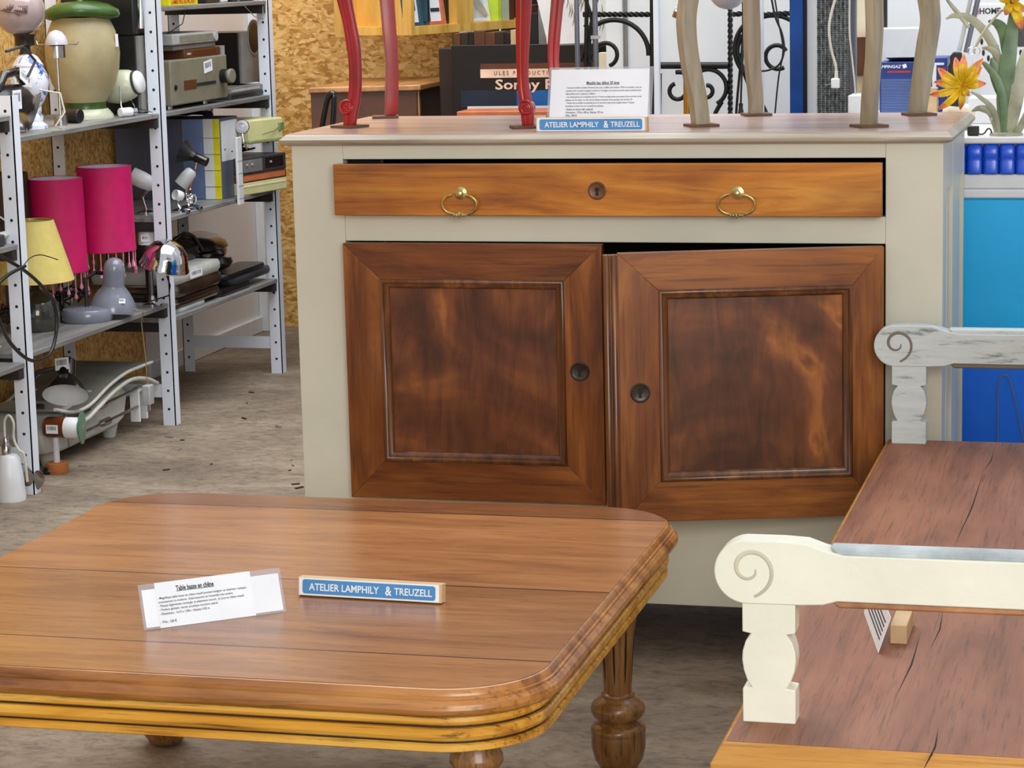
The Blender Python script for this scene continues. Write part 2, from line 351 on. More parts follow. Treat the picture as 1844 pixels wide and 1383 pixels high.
# ------------------------------------------------------------------ setting
struct(B(-7, 7, -9, 7, -.06, 0).build('floor', 'floor', smooth=0))
struct(B(-2.35, -2.25, -3.0, 2.98, 0, 3).build('wall_left', 'osb', smooth=0))
o = struct(B(-2.35, -2.25, 2.98, 4.2, .02, 3).build('door_1', 'white_door', smooth=0))
mb = MB(); mb.box(-2.25, -2.215, 4.06, 4.2, 0, 3); mb.box(-2.25, -2.235, 2.98, 4.06, 0, .06); mb.build('door_frame', 'white', o, bevel=.004)
MB().tube([(-2.215, 4.1, 1.02), (-2.18, 4.1, 1.02), (-2.18, 4.1, .99), (-2.18, 4.1, .93), (-2.215, 4.1, .93)], .006).build('door_handle', 'lgrey', o)
struct(B(-2.35, -1.5, 4.2, 4.3, 0, 3).build('wall_back', 'osb', smooth=0))
struct(B(-1.5, 3.5, 4.9, 5.0, 0, 3).build('wall_rear', 'dark_in', smooth=0))
o = struct(B(-.5, 3.2, 2.3, 2.36, 0, 3).build('wall_right', 'white_wall', smooth=0))
mb = MB()
for u in (1124, 1129, 1183): p = at(u, 80, y=2.298); mb.box(p.x-.0025, p.x+.0025, 2.294, 2.3, 0, 2.9)
mb.build('panel_joint', 'grey', o)

# ------------------------------------------------------------------ sideboard
W2 = .637; YF = .02; YB = .54; ZB = 1.012
SB = thing('sideboard', (0, .28, 0), 'large cream painted sideboard with orange wood drawer and two panelled doors, the right one ajar', 'sideboard')
mb = MB()
for sx in (-1, 1): mb.box(sx*W2 if sx < 0 else .531, -.531 if sx < 0 else W2, YF, YF+.03, 0, ZB)
mb.box(-.531, .531, YF+.001, YF+.03, .984, ZB); mb.box(-.531, .531, YF+.001, YF+.03, .823, .874); mb.box(-.531, .531, YF+.001, YF+.03, .109, .306)
mb.build('front_frame', 'cream', SB, bevel=.0012)
for x0, x1 in ((-W2, -W2+.025), (W2-.025, W2)):
    mb = MB()
    for y0, y1 in ((.05, .095), (.245, .42), (.515, YB)): mb.box(x0, x1, y0, y1, 0 if y0 != .245 else .13, ZB)
    for z0, z1 in ((.109, .2), (.915, ZB)): mb.box(x0+.0005, x1-.0005, .095, .515, z0, z1)
    mb.build('side_frame', 'cream', SB, bevel=.0015)
for x in (-W2+.008, W2-.014): MB().box(x, x+.006, .08, .52, .15, .96).build('side_panel', 'taupe_edge', SB)
mb = MB()
for x in (W2-.008,):
    for y0, y1 in ((.105, .118), (.195, .235), (.43, .448)): mb.box(x-.006, x+.002, y0, y1, .2, .915)
mb.build('side_moulding', 'cream', SB, bevel=.003)
mb = MB(); mb.box(-.61, .61, YB-.012, YB-.002, .11, ZB); mb.box(-.61, .61, .05, YB-.013, .12, .14); mb.box(-.61, .61, .05, YB-.013, .85, .87)
mb.build('carcass', 'dark_in', SB)
pr = [(.012, ZB), (.002, 1.0155), (0, 1.019), (0, 1.0235), (.005, 1.0265), (.008, 1.030), (.0135, 1.0335)]
mb = MB(); mb.loops([rrect(1.314, .56, .004, i, 0, .28, z, 2) for i, z in pr]); mb.build('top_moulding', 'taupe_edge', SB, smooth=50)
mb = MB(); mb.loops([rrect(1.314, .56, .004, i, 0, .28, z, 2) for i, z in ((.0142, 1.0325), (.0142, 1.0342))]); mb.build('top_board', 'taupe_top', SB)
TOPZ = 1.0342
# drawer, pulled out a little
DR = B(-.541, .527, -.012, .012, .877, .977).build('drawer', 'drawer', SB, bevel=.0015)
B(-.50, .50, .012, .4, .88, .945).build('drawer_box', 'dark_in', DR)
def ring_pull(x, z, y, parent, tilt=0):
    mb = MB(); w, h = .0345, .0195; pts = []
    for i in range(33):
        a = math.radians(108 + 324*i/32); pts.append((x + w*math.copysign(abs(math.cos(a))**.8, math.cos(a)), y-.012-.003*math.sin(a), z-.024 + h*math.copysign(abs(math.sin(a))**.9, math.sin(a))))
    mb.tube(pts, .0026, 8)
    for dx, r in ((0, .0062), (-.011, .004), (.011, .004), (-.006, .0035), (.006, .0035)): mb.lathe([(r*.4, -.003), (r, -.0012), (r, .0012), (r*.4, .003)], (x+dx, y-.011, z-.0445), RY(math.pi/2), 12)
    p = mb.build('ring_pull', 'brass', parent, smooth=50)
    mb = MB(); A = RX(math.pi/2); mb.lathe([(.013, 0), (.0125, .002), (.006, .004), (.0055, .010), (.007, .012), (.0065, .016), (.003, .018)], (x, y, z-.003), A, 14)
    mb.build('pull_rosette', 'brass', p, smooth=40)
ring_pull(-.282, .924, -.012, DR); ring_pull(.258, .925, -.012, DR)
def keyplate(x, z, y, r, parent, m):
    A = RX(math.pi/2); mb = MB(); mb.lathe([(r, 0), (r, .002), (r*.88, .0035), (r*.8, .0025), (r*.74, .002)], (x, y, z), A, 28)
    e = mb.build('escutcheon', m, parent, smooth=40)
    mb = MB(); mb.lathe([(r*.24, 0), (r*.24, .0006)], (x, y-.0022, z+r*.12), A, 12); mb.prism([(x-r*.09, z), (x+r*.09, z), (x+r*.17, z-r*.5), (x-r*.17, z-r*.5)], y-.0029, y-.0022)
    mb.build('keyhole', 'iron_key', parent, smooth=0)
keyplate(-.012, .926, -.012, .0175, DR, 'bronze')
def door(name, x0, x1, fx0, fx1, hinge, ang, lock, bead):
    """x0..x1 outer, fx0..fx1 inner edge of the frame"""
    z0, z1, a, b = .309, .821, .386, .750; yf, yb = -.002 if not bead else -.002, .02
    mat_prev = None
    pm = MB(); pm.box(fx0+.012, fx1-.012, yf+.009, yf+.014, a+.012, b-.012)
    D = pm.build(name, 'burl', SB, origin=(hinge, .012, z0))
    for nm, m, P in (('stile', 'stile', [(x0, z0), (fx0, a), (fx0, b), (x0, z1)]), ('stile', 'stile', [(x1, z0), (x1, z1), (fx1, b), (fx1, a)]),
                     ('rail', 'rail', [(x0, z1), (fx0, b), (fx1, b), (x1, z1)]), ('rail', 'rail', [(x0, z0), (x1, z0), (fx1, a), (fx0, a)])):
        MB().prism(P, yf, yb).build(nm, m, D, bevel=.0009)
    # ogee moulding round the panel
    prof = [(-.001, yf+.001), (.000, yf-.003), (.004, yf-.0045), (.008, yf-.002), (.0085, yf+.001), (.013, yf+.0015), (.0175, yf+.007), (.019, yf+.011)]
    mb = MB(); mb.loops([[(fx0+i, y, a+i), (fx1-i, y, a+i), (fx1-i, y, b-i), (fx0+i, y, b-i)] for i, y in prof], cap=False)
    mb.build('panel_moulding', 'bead', D, smooth=60)
    keyplate(lock[0], lock[1], yf, .019, D, 'lock_dark')
    if bead:
        mb = MB(); r = .0055
        for xc in (x0-.021, x0-.0075):
            mb.lathe([(r*.3, z0-.001), (r, z0+.002), (r, z1-.004), (r*.3, z1)], (xc, yf-.002, 0), None, 14)
        mb.box(x0-.0265, x0, yf-.001, yb, z0, z1-.003)
        mb.build('closing_bead', 'bead', D, smooth=50)
    D.rotation_euler.z = ang
    D['label'] = ('right door ajar, figured dark panel' if bead else 'left door closed, swirled dark panel')
    return D
door('door', -.530, -.008, -.456, -.084, -.530, 0, (-.055, .574), False)
door('door', .0295, .527, .105, .468, .527, math.radians(16.5), (.068, .558), True)

# ------------------------------------------------------------------ coffee table
TX, TY, TW, TD, TH = .267, -1.655, 1.05, 1.105, .438
cx, cy = TX-TW/2, TY+TD/2
CT = thing('coffee_table', (cx, cy, 0), 'low square oak coffee table with rounded corners on turned legs', 'coffee table')
RC = .15
seams_y = (-1.497, -1.130, -.662)
# the board's own boards: seams measured from the table's middle
M['table_top'] = planks('oak_table_top', [((y-cy)+.6)/1.2 for y in seams_y], ((236, 228, 200), (224, 216, 200), (246, 240, 226), (200, 184, 164)), (138, 88, 50), (170, 116, 72), (192, 138, 92), .26, .45)
for nd in M['table_top'].node_tree.nodes:
    if nd.type == 'MAP_RANGE': nd.inputs['From Min'].default_value = -.6; nd.inputs['From Max'].default_value = .6
mb = MB(); mb.loops([rrect(TW, TD, RC, i, cx, cy, z, 12) for i, z in ((.0195, TH-.006), (.0195, TH))]); mb.build('table_board', 'table_top', CT, smooth=30)
pr = [(.03, .402), (.006, .4035), (.0015, .407), (0, .4125), (.0015, .419), (.006, .424), (.0085, .4245), (.0088, .428), (.012, .4285), (.0135, .433), (.0165, .4365), (.0193, .4372)]
mb = MB(); mb.loops([rrect(TW, TD, RC, i, cx, cy, z, 12) for i, z in pr]); mb.build('edge_moulding', 'oak_edge', CT, smooth=28)
pr = [(.06, .350), (.022, .350), (.018, .352), (.018, .360), (.021, .3615), (.0235, .362), (.0235, .365), (.019, .367), (.016, .372), (.016, .380), (.0185, .3825), (.023, .383), (.023, .386), (.019, .388), (.017, .392), (.018, .398), (.022, .4), (.022, .4025), (.06, .4025)]
mb = MB(); mb.loops([rrect(TW, TD, RC, i, cx, cy, z, 12) for i, z in pr], cap=False); mb.build('apron', 'oak_apron_lit', CT, smooth=25)
mb = MB()
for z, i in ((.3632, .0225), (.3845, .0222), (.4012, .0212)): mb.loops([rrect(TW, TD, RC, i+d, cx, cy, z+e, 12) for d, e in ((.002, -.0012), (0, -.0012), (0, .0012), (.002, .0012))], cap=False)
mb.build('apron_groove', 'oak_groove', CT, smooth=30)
LEGP = [(.018, 0), (.030, .006), (.041, .024), (.046, .045), (.0465, .062), (.0455, .070), (.0465, .0715), (.0465, .078), (.0435, .083), (.036, .087), (.031, .090), (.034, .094), (.042, .099), (.0458, .107), (.046, .114), (.043, .122), (.035, .129), (.029, .132), (.027, .134), (.0285, .136), (.028, .139), (.024, .141), (.0238, .15), (.026, .19), (.0285, .225), (.031, .255), (.0345, .272), (.0375, .278), (.0375, .283), (.033, .287), (.028, .291), (.027, .296), (.031, .303), (.036, .311), (.0355, .320), (.031, .328), (.031, .352)]
L = .112
for sx in (-1, 1):
    for sy in (-1, 1):
        lx, ly = cx+sx*(TW/2-L), cy+sy*(TD/2-L)
        mb = MB(); seg = 48; Rr = []
        for r, z in LEGP:
            l = []
            for i in range(seg):
                a = 2*math.pi*i/seg; rr = r
                if .150 < z < .262:
                    rr = r - .0022*(max(0, math.cos(a*8))**6)
                l.append((lx+rr*math.cos(a), ly+rr*math.sin(a), z))
            Rr.append(l)
        mb.loops(Rr); lg = mb.build('leg', 'oak_leg', CT, smooth=40)
        mb = MB()
        for i in range(8):
            a = 2*math.pi*i/8
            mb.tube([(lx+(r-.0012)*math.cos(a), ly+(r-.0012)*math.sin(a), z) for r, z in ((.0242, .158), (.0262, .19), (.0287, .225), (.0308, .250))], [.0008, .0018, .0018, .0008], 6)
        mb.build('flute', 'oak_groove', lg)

# signs and cards
def sign(T, w, h, t, label, grp=None):
    o0 = T.translation; R = thing('sign_block', tuple(o0-Vector((0, 0, h/2))), label, 'sign')
    mb = MB(T); mb.box(-w/2, w/2, -h/2, h/2, -t, 0); mb.build('wooden_block', 'tan', R, bevel=.0008)
    mb = MB(T); mb.box(-w/2+.002, w/2-.004, -h/2+.001, h/2-.001, 0, .0006); mb.build('paper_strip', 'paper', R)
    mb = MB(T); P = [(x, y) for x, y, _ in rrect(w*.925, h*.76, .004, 0, 0, 0, 0, 4)]; mb.loops([[(a-.001, b, z) for a, b in P] for z in (.0006, .001)]); mb.build('blue_panel', 'ink_blue', R)
    mb = MB(T); I = Matrix.Identity(4)
    mb.text('ATELIER LAMPHILY', I @ Matrix.Translation((-w*.175, 0, 0)), w*.49, h*.38, .018, depth=.0013); mb.text('&', Matrix.Translation((w*.135, 0, 0)), w*.045, h*.5, .02, depth=.0013)
    mb.text('TREUZELL', Matrix.Translation((w*.305, 0, 0)), w*.26, h*.38, .018, depth=.0013); mb.build('lettering', 'paper', R, smooth=0)
    return R
sign(FRONT(-.035, .048, TOPZ+.0135), .219, .027, .018, 'blue and white workshop name sign on the sideboard top')
sign(frame((-.092, -1.228, TH+.0155), (math.cos(-.05), math.sin(-.05), 0), (.0, .12, 1)), .226, .028, .018, 'blue and white workshop name sign lying on the coffee table')
def card(name, T, w, h, film, pieces, texts, label):
    R = thing(name, tuple(T.translation), label, 'card')
    mb = MB(T); mb.box(film[0], film[1], film[2], film[3], -.0012, -.0006); mb.build('laminate_film', 'clear', R)
    for p in pieces: mb = MB(T); mb.box(*p[:4], p[4], p[4]+.0005); mb.build('paper_sheet', 'paper', R)
    mb = MB(T)
    for body, x, y, ww, hh, b in texts: mb.text(body, Matrix.Translation((x+ww/2, y, 0)), ww, hh, b, depth=pieces[-1][4]+.0008)
    b_, x_, y_, ww_, hh_, _ = texts[0]; mb.box(x_, x_+ww_, y_-hh_*.62, y_-hh_*.52, pieces[-1][4]+.0005, pieces[-1][4]+.0008)
    mb.build('lettering', 'ink', R, smooth=0)
    return R
T = frame((-.145, .150, TOPZ+.001), (.985, .02, 0), (0, .33, 1))
tx = [('Meuble bas début 20 ème', .073, .0895, .066, .0065, .02)]
ls = ["- Incontournable meuble d'Aristocrate qui a chiffre des années 1920 en merisier, avec le", "monde tiroir, porte à tangère incliné et d'origine, les autres parties étant entièrement", "dépouillées par la grosse cuillère.", "- Les côtés garnis sur la façade sont du 19 ème en dépoussier provenant d'une armoire et le", "plateau est en sapin. Le dos est en latté provenant d'une grange des années 20", "- Teinte terre-vanille et amande pour la structure sponsons anglais basse Traquer", "Acrylique à base de cuir et satiné acrylique.", "- Patine et vernis clair naturel.", "- Dimensions : 127cm x 48 cm. Hauteur 107 cm.", "- Prix : 350 €"]
for i, s_ in enumerate(ls): tx.append((s_, .032, .0795-.0062*i, min(.152, len(s_)*.00172), .0043, .016 if i < 9 else .03))
card('price_card', T, .205, .118, (-.004, .206, -.001, .122), [(.001, .198, .0, .117, 0)], tx, 'white laminated description card standing on the sideboard behind the blue sign')
T = frame((-.357, -1.44, TH+.001), (.165, .131, 0), (-.25, .30, 1.0))
tx = [('Table basse en chêne', .052, .053, .056, .0075, .03)]
ls = ['- Magnifique table basse en chêne massif pouvant intégrer un intérieur rustique,', "contemporain ou moderne . Eclaircissement de l'ensemble très sombre", '- Plateau légèrement rectangle et piètement tourné , le tout en chêne massif.', '- Finition globale: vernis acrylique incolore satiné.', '- Dimensions : 1m10 x 1,05m ; Hauteur 0,42 m.', '', '- Prix : 160 €']
for i, s_ in enumerate(ls):
    if s_: tx.append((s_, .0235, .041-.0056*i, len(s_)*.00165, .0043, .014))
card('price_card', T, .21, .06, (-.002, .210, -.003, .064), [(.002, .206, .002, .056, -.0006), (.0215, .164, -.001, .064, .0003)], tx, 'white laminated description card leaning on the coffee table beside the sign')

# ------------------------------------------------------------------ bench
ZS = .46; BX0 = .528; YN = -1.773; YR = -.065
BN = thing('bench', (.85, -.95, 0), 'long brown plank bench with cream and grey scrolled arms at the right', 'bench')
pr = [(.012, .424), (.003, .4265), (0, .430), (0, .4365), (.0125, .4575), (.016, ZS)]
mb = MB(); mb.loops([rrect(.66, 1.855, .003, i, BX0+.33, -.9375, z, 2) for i, z in pr]); mb.build('seat_edge', 'bench_edge', BN, smooth=20)
mb = MB(); mb.loops([rrect(.66, 1.855, .003, i, BX0+.33, -.9375, z, 2) for i, z in ((.0165, ZS-.004), (.0165, ZS+.0004))]); mb.build('seat', 'bench_seat', BN)
for u0, v0, u1, v1, w_ in ((1612, 1258, 1658, 1140, .0011), (1676, 1168, 1698, 1100, .0009), (1664, 1383, 1690, 1312, .0012), (1771, 850, 1718, 985, .0012), (1790, 812, 1770, 850, .001)):
    a, b = at(u0, v0, z=ZS), at(u1, v1, z=ZS); d = Vector((b.y-a.y, a.x-b.x, 0)).normalized()*w_; m_ = (a+b)/2+Vector((.004, 0, 0))
    MB().loops([[(p.x, p.y, ZS+z) for p in (a, m_-d, b, m_+d)] for z in (-.001, .0007)]).build('crack', 'crack', BN, smooth=0)
mb = MB(); mb.box(.556, 1.16, -1.835, -.05, .05, .425); mb.box(.55, .60, -1.842, -1.80, 0, .425); mb.box(.55, .60, -.085, -.045, 0, .425); mb.box(1.11, 1.165, -1.842, -1.80, 0, .425); mb.box(1.11, 1.165, -.085, -.045, 0, .425)
mb.box(.645, 1.10, -1.839, -1.83, .36, .415); mb.build('bench_base', 'cream_worn', BN, bevel=.002)
def arm(yf, m, sp, worn):
    t = .036; cxx, czz, r = .5575, .644, .0385; P = []
    for i in range(21):
        a = math.radians(95 + 175*i/20); P.append((cxx+r*math.cos(a), czz+r*math.sin(a)))
    P += [(.62, .606), (.648, .6075), (.665, .6125), (1.17, .6115), (1.17, .668), (.672, .668), (.648, .674), (.628, .681), (.60, .6825)]
    A = MB().prism(P, yf, yf+t).build('arm', m, BN, bevel=.0016)
    for z0, z1, mm in ((.666, .6765, worn[0]), (.6035, .613, worn[1])):
        MB().prism([(.665, z0), (1.168, z0), (1.168, z1), (.655, z1)], yf+.004, yf+t-.004).build('worn_edge', mm, A, bevel=.003)
    pts = []
    for i in range(40):
        th = math.radians(-80 + 440*i/39); rr = .0335 - .0265*(i/39)**.75
        pts.append((cxx+.004+rr*math.cos(th)*(1), yf-.0004, czz+.004+rr*math.sin(th)))
    MB().tube(pts, [.0009+.0019*math.sin(math.pi*min(1, (i+6)/44)) for i in range(40)], 8, up=Vector((0, 1, 0)), flat=.0012).build('scroll_carving', sp, A)  # darker tube on the face paints the shade of a carved groove
    bx = .552; w_ = .063; c_ = bx+w_/2; Q = [(c_-w_/2, .607), (c_-w_/2, .571), (c_-.021, .569)]
    prof = [(.021, .569), (.0275, .560), (.0312, .548), (.032, .537), (.0302, .524), (.0262, .512), (.0205, .503)]
    Q = [(c_-w_/2, .607), (c_-w_/2, .571)] + [(c_-a, b) for a, b in prof] + [(c_-w_/2, .5015), (c_-w_/2, ZS), (c_+w_/2, ZS), (c_+w_/2, .5015)] + [(c_+a, b) for a, b in prof[::-1]] + [(c_+w_/2, .571), (c_+w_/2, .607)]
    MB().prism(Q, yf+.0015, yf+t-.0015).build('baluster', m, BN, bevel=.0012)
    MB().prism([(a+.50, b) for a, b in Q], yf+.0015, yf+t-.0015).build('baluster', m, BN, bevel=.0012)
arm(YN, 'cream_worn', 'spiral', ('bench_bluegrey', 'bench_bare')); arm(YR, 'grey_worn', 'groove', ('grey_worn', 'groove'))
mb = MB(); mb.box(1.14, 1.17, -1.82, -.03, ZS-.01, 1.0); mb.build('backrest', 'cream_worn', BN, bevel=.004)
a, b = at(1582, 1177, z=ZS), at(1552, 1092, z=ZS)
T = frame(a+Vector((0, 0, .0008)), b-a, Vector((.35, 0, 1)))
R = thing('price_card', tuple(a), 'small laminated card propped on a wood block on the bench seat', 'card')
mb = MB(T); mb.box(0, .2, 0, .05, -.0008, 0); mb.build('paper_sheet', 'paper', R)
mb = MB(T); [mb.box(.02, .17, .012+.006*i, .014+.006*i, -.0013, -.0009) for i in range(5)]; mb.build('lettering', 'ink', R, smooth=0)
p = at(1586, 1160, z=ZS); tag(B(p.x+.012, p.x+.034, p.y+.002, p.y+.10, ZS+.0006, ZS+.026).build('wood_block', 'tan', bevel=.001), 'pale pine block lying on the bench seat behind the card', 'wood block')

# ------------------------------------------------------------------ chairs standing on the sideboard (legs in view)
def leg(parent, path, y, m, fl=0, zt=1.50, rot=0, scroll=None):
    """path of (u centre, half width px, v)"""
    P = [(at(u, v, y=y), h) for u, h, v in path]; P.sort(key=lambda q: q[0].z)
    k = (P[0][0]-Vector(CAM[4:7])).dot(F_)/(CAM[0]*1000); zb = TOPZ+.0052
    pts = [(p.x, p.z, h*k) for p, h in P]; pts[0] = (pts[0][0], zb, pts[0][2])
    x, z, r = pts[-1]; dx = (pts[-1][0]-pts[-2][0])/max(.01, pts[-1][1]-pts[-2][1])
    pts += [(x+dx*.05, z+.06, r*1.15), (x+dx*.06, z+.12, r*1.5), (x+dx*.04, zt-.03, r*1.9), (x+dx*.04, zt, r*1.9)]
    # resample with catmull-rom
    out = []
    for i in range(len(pts)-1):
        p0, p1, p2, p3 = pts[max(i-1, 0)], pts[i], pts[i+1], pts[min(i+2, len(pts)-1)]
        for j in range(4):
            t = j/4; out.append(tuple(.5*((2*p1[c])+(-p0[c]+p2[c])*t+(2*p0[c]-5*p1[c]+4*p2[c]-p3[c])*t*t+(-p0[c]+3*p1[c]-3*p2[c]+p3[c])*t**3) for c in range(3)))
    out.append(pts[-1]); seg = 32; Ls = []
    for x, z, r in out:
        l = []
        for i in range(seg):
            a = 2*math.pi*i/seg; q = 1/max(abs(math.cos(a)), abs(math.sin(a)))**.92
            rr = r*.97*q*(1-(fl*abs(math.sin(a*6))**.5 if fl else 0)); l.append((x+rr*math.cos(a+rot), y+rr*math.sin(a+rot)*.95, z))
        Ls.append(l)
    o = MB().loops(Ls).build('leg', m, parent, smooth=34)
    if scroll:
        p = at(scroll[0], scroll[1], y=y); rr = scroll[2]*k; mb = MB(); pts = []
        for i in range(30):
            th = math.radians(scroll[3]+scroll[4]*500*i/29); q = rr*(1-.8*i/29); pts.append((p.x+q*math.cos(th), y-r*0-.013, p.z+q*math.sin(th)))
        mb.lathe([(rr*.6, -.013), (rr, -.010), (rr, .010), (rr*.6, .013)], (p.x, y, p.z), RX(math.pi/2), 24); mb.tube(pts, .0028, 8)
        mb.build('scroll_foot', m, o, smooth=50)
    return o
def chairset(name, label, m, cush, feet, rots, ex):
    cxx = sum(at(f[0][-1][0], f[0][-1][2], z=TOPZ).x for f in feet)/4
    R = thing(name, (cxx, .3, TOPZ+.005), label, 'chair'); X = []
    for path, y, kw in feet: leg(R, path, y, m, **kw); X.append((at(path[0][0], 0, y=y).x, y))
    x0, x1 = min(a for a, _ in X)-.02, max(a for a, _ in X)+.02; y0, y1 = min(b for _, b in X)-.02, max(b for _, b in X)+.02
    mb = MB(); mb.box(x0, x1, y0, y0+.025, 1.44, 1.51); mb.box(x0, x1, y1-.025, y1, 1.44, 1.51); mb.box(x0, x0+.025, y0, y1, 1.44, 1.51); mb.box(x1-.025, x1, y0, y1, 1.44, 1.51); mb.build('seat_frame', m, R, bevel=.004)
    mb = MB(); mb.box(x0+.01, x1-.01, y0+.01, y1-.01, 1.50, 1.56); mb.build('seat', cush, R, bevel=.02, seg=4)
    mb = MB(); mb.box(x0+.01, x0+.04, y1-.04, y1-.01, 1.5, 1.98); mb.box(x1-.04, x1-.01, y1-.04, y1-.01, 1.5, 1.98); mb.box(x0+.01, x1-.01, y1-.04, y1-.01, 1.92, 2.0); mb.build('backrest', m, R, bevel=.006)
    return R
pad_y = {}
red_feet = [([(620.5, 14, 0), (629, 12.5, 39), (636, 13, 78), (639.7, 12, 117), (640, 12, 156), (637, 12.5, 184), (632, 13, 205), (630, 12, 228)], .2, dict(fl=.16, scroll=(627, 194, 14, 60, 1))),
            ([(696.7, 12, 0), (701.7, 11.5, 64), (705.6, 10.5, 117), (705, 11, 176), (703, 9.5, 210)], .49, dict(fl=0, rot=.5)),
            ([(943, 13.5, 0), (941.7, 12, 60), (941, 10, 120), (942.5, 10, 156), (947, 11, 184), (950, 11, 209), (951, 9.8, 228)], .15, dict(fl=.16, rot=-.3, scroll=(949, 194, 14, 120, -1))),
            ([(1004, 12, 0), (998, 11.5, 67), (996.5, 10.5, 111), (999.5, 10.5, 144), (1004.5, 10, 178), (1008.5, 8.5, 210)], .47, dict(fl=.12, rot=.3))]
chairset('chair', 'red lacquered chair with curved scroll-footed legs standing on the sideboard', 'red', 'seat_fabric', red_feet, 0, 0)
grey_feet = [([(1240, 15, 0), (1236, 15, 30), (1236.5, 14.8, 58), (1240.5, 14.6, 97), (1247.5, 15, 137), (1256, 14.3, 176), (1262, 14.3, 226)], .167, dict(rot=.55)),
             ([(1352.7, 12.7, 0), (1354, 13, 58), (1355.5, 12.5, 117), (1360.5, 11.5, 176), (1360.2, 11, 205)], .48, dict(rot=.5)),
             ([(1574, 13, 0), (1575, 12.5, 56), (1572.3, 11.8, 113), (1567.3, 12.5, 169), (1564.5, 12.5, 226)], .12, dict(rot=-.4)),
             ([(1672, 16, 0), (1675.5, 15, 37), (1670, 15.5, 75), (1661.6, 15, 131), (1652, 14, 206)], .45, dict(rot=-.3))]
chairset('chair', 'taupe grey chair with curved wooden legs standing on the right of the sideboard', 'taupe', 'seat_fabric', grey_feet, 0, 0)
for i, ((u, v), wh) in enumerate((((630, 229), 'under the left front foot of the red chair'), ((694, 211), 'under the left rear foot of the red chair'), ((946, 230), 'under the right front foot of the red chair'), ((1008, 209), 'under the right rear foot of the red chair'),
        ((1263, 227), 'under the left front foot of the taupe chair'), ((1362, 206), 'under the left rear foot of the taupe chair'), ((1565, 228), 'under the right front foot of the taupe chair'), ((1655, 207), 'under the right rear foot of the taupe chair'))):
    y = (red_feet+grey_feet)[i][1]; x = at(u, v, y=y).x; T = Matrix.Translation((x+.0, y, TOPZ)) @ Matrix.Rotation((-.45, .3, .4, .2, .5, .35, .55, .45)[i], 4, 'Z')
    mb = MB(T); mb.box(-.028, .028, -.028, .028, .0002, .005); tag(mb.build('cardboard_pad', 'card', smooth=0), 'brown cardboard square '+wh, 'cardboard pad', 'cardboard pads under the chair feet')
# ------------------------------------------------------------------ steel shelving along the left wall
XF, XB = -1.832, -2.19
YU = (.27, 1.235, 2.212, 3.158)
SH = thing('shelving_unit', (-2.0, 1.7, 0), 'white perforated steel shelving unit with grey boards along the left wall', 'shelving')
for i, yu in enumerate(YU):
    for x, s in ((XF, 1), (XB, -1)):
        top = 1.05 if i == 1 and s == 1 else (2.0 if i > 1 else 1.05); mb = MB()
        xa, xb = (x-.04, x) if s == 1 else (x, x+.04)
        mb.box(xa, xb, yu, yu+.003, 0, top); mb.box(x-.003 if s == 1 else x, x if s == 1 else x+.003, yu, yu+.038, 0, top)
        mb.mi = 1; z = .05
        while z < top-.03: mb.cyl(((xa+xb)/2, yu-.0006, z), ((xa+xb)/2, yu+.001, z), .0042, 10); z += .0565
        mb.build('upright', ['shelf_post', 'hole'], SH, smooth=0)
    mb = MB(); mb.box(XB+.003, XF-.003, yu+.004, yu+.010, .085, .125); mb.build('cross_brace', 'shelf_post', SH)
LV = {0: (.355, .667, 1.0), 1: (.375, .941), 2: (.325, .629, .941, 1.252)}
for k in LV:
    for z in LV[k]:
        y0, y1 = YU[k]+.012, YU[k+1]-.004
        if k == 2: y0 -= .0
        mb = MB(); mb.box(XB+.004, XF-.0045, y0, y1, z-.014, z)
        mb.build('shelf', ['shelf_board'], SH, bevel=.002)
        for y in (y0, y1-.03): MB().box(XB+.005, XF-.008, y, y+.03, z-.042, z-.0148).build('shelf_beam', 'shelf_beam', SH)

def kk(p): return (Vector(p)-Vector(CAM[4:7])).dot(F_)/(CAM[0]*1000)
class PL:                                  # turned thing standing at a shelf point; profile in photo units
    def __init__(s, name, u, v, z, label, cat, x=None, lean=None):
        s.c = at(u, v, z=z) if x is None else Vector((x, at(u, v, x=x).y, z)); s.k = kk(s.c); s.v = v; s.R = thing(name, tuple(s.c), label, cat); s.lean = lean
    def part(s, name, prof, m, du=0, smooth=45, seg=28, cap=True):
        pr = [(h*s.k, (s.v-v)*s.k/.985) for h, v in prof]; A = s.lean
        return MB().lathe(pr, s.c+Vector((du*s.k, 0, 0)), A, seg, cap).build(name, m, s.R, smooth=smooth)
    def p(s, du, v, dy=0): return s.c + Vector((du*s.k, dy, (s.v-v)*s.k/.985))
def abox(u0, u1, vb, vt, z, xf, depth):       # box on a shelf, front facing the aisle; u0..u1 front, vb base, vt top
    a, b = at(u0, vb, x=xf), at(u1, vb, x=xf); h = (vb-vt)*kk(a)/.985
    return xf-depth, xf, a.y, b.y, z, z+h

# --- bay behind the first upright, upper board (z .941)
Z = .9412
P = PL('table_lamp', 155, 213, Z, 'large cream glazed urn lamp with green top on the upper shelf', 'lamp')
P.part('foot', [(50, 213), (50, 208), (44, 200), (40, 196)], 'cup'); P.part('foot_band', [(38, 196), (37, 190), (38, 184)], 'green_glaze')
P.part('body', [(38, 184), (47, 170), (57, 150), (64, 125), (66.5, 100), (65, 80), (60, 60), (53, 44), (49, 36)], 'urn')
mb = MB(); R0 = []
for r_, z_ in ((47, 38), (58, 36), (66, 33), (68, 28), (66, 20), (50, 11), (30, 12), (8, 9), (4, 5), (3.6, -14)):
    R0.append([P.p(r_*math.cos(t)*(1+.04*math.sin(3*t)), z_+(3.5*math.sin(2*t+1) if r_ > 40 else 0), r_*P.k*math.sin(t)) for t in [2*math.pi*i/36 for i in range(36)]])
mb.loops(R0).build('lid', 'green_glaze', P.R, smooth=60)
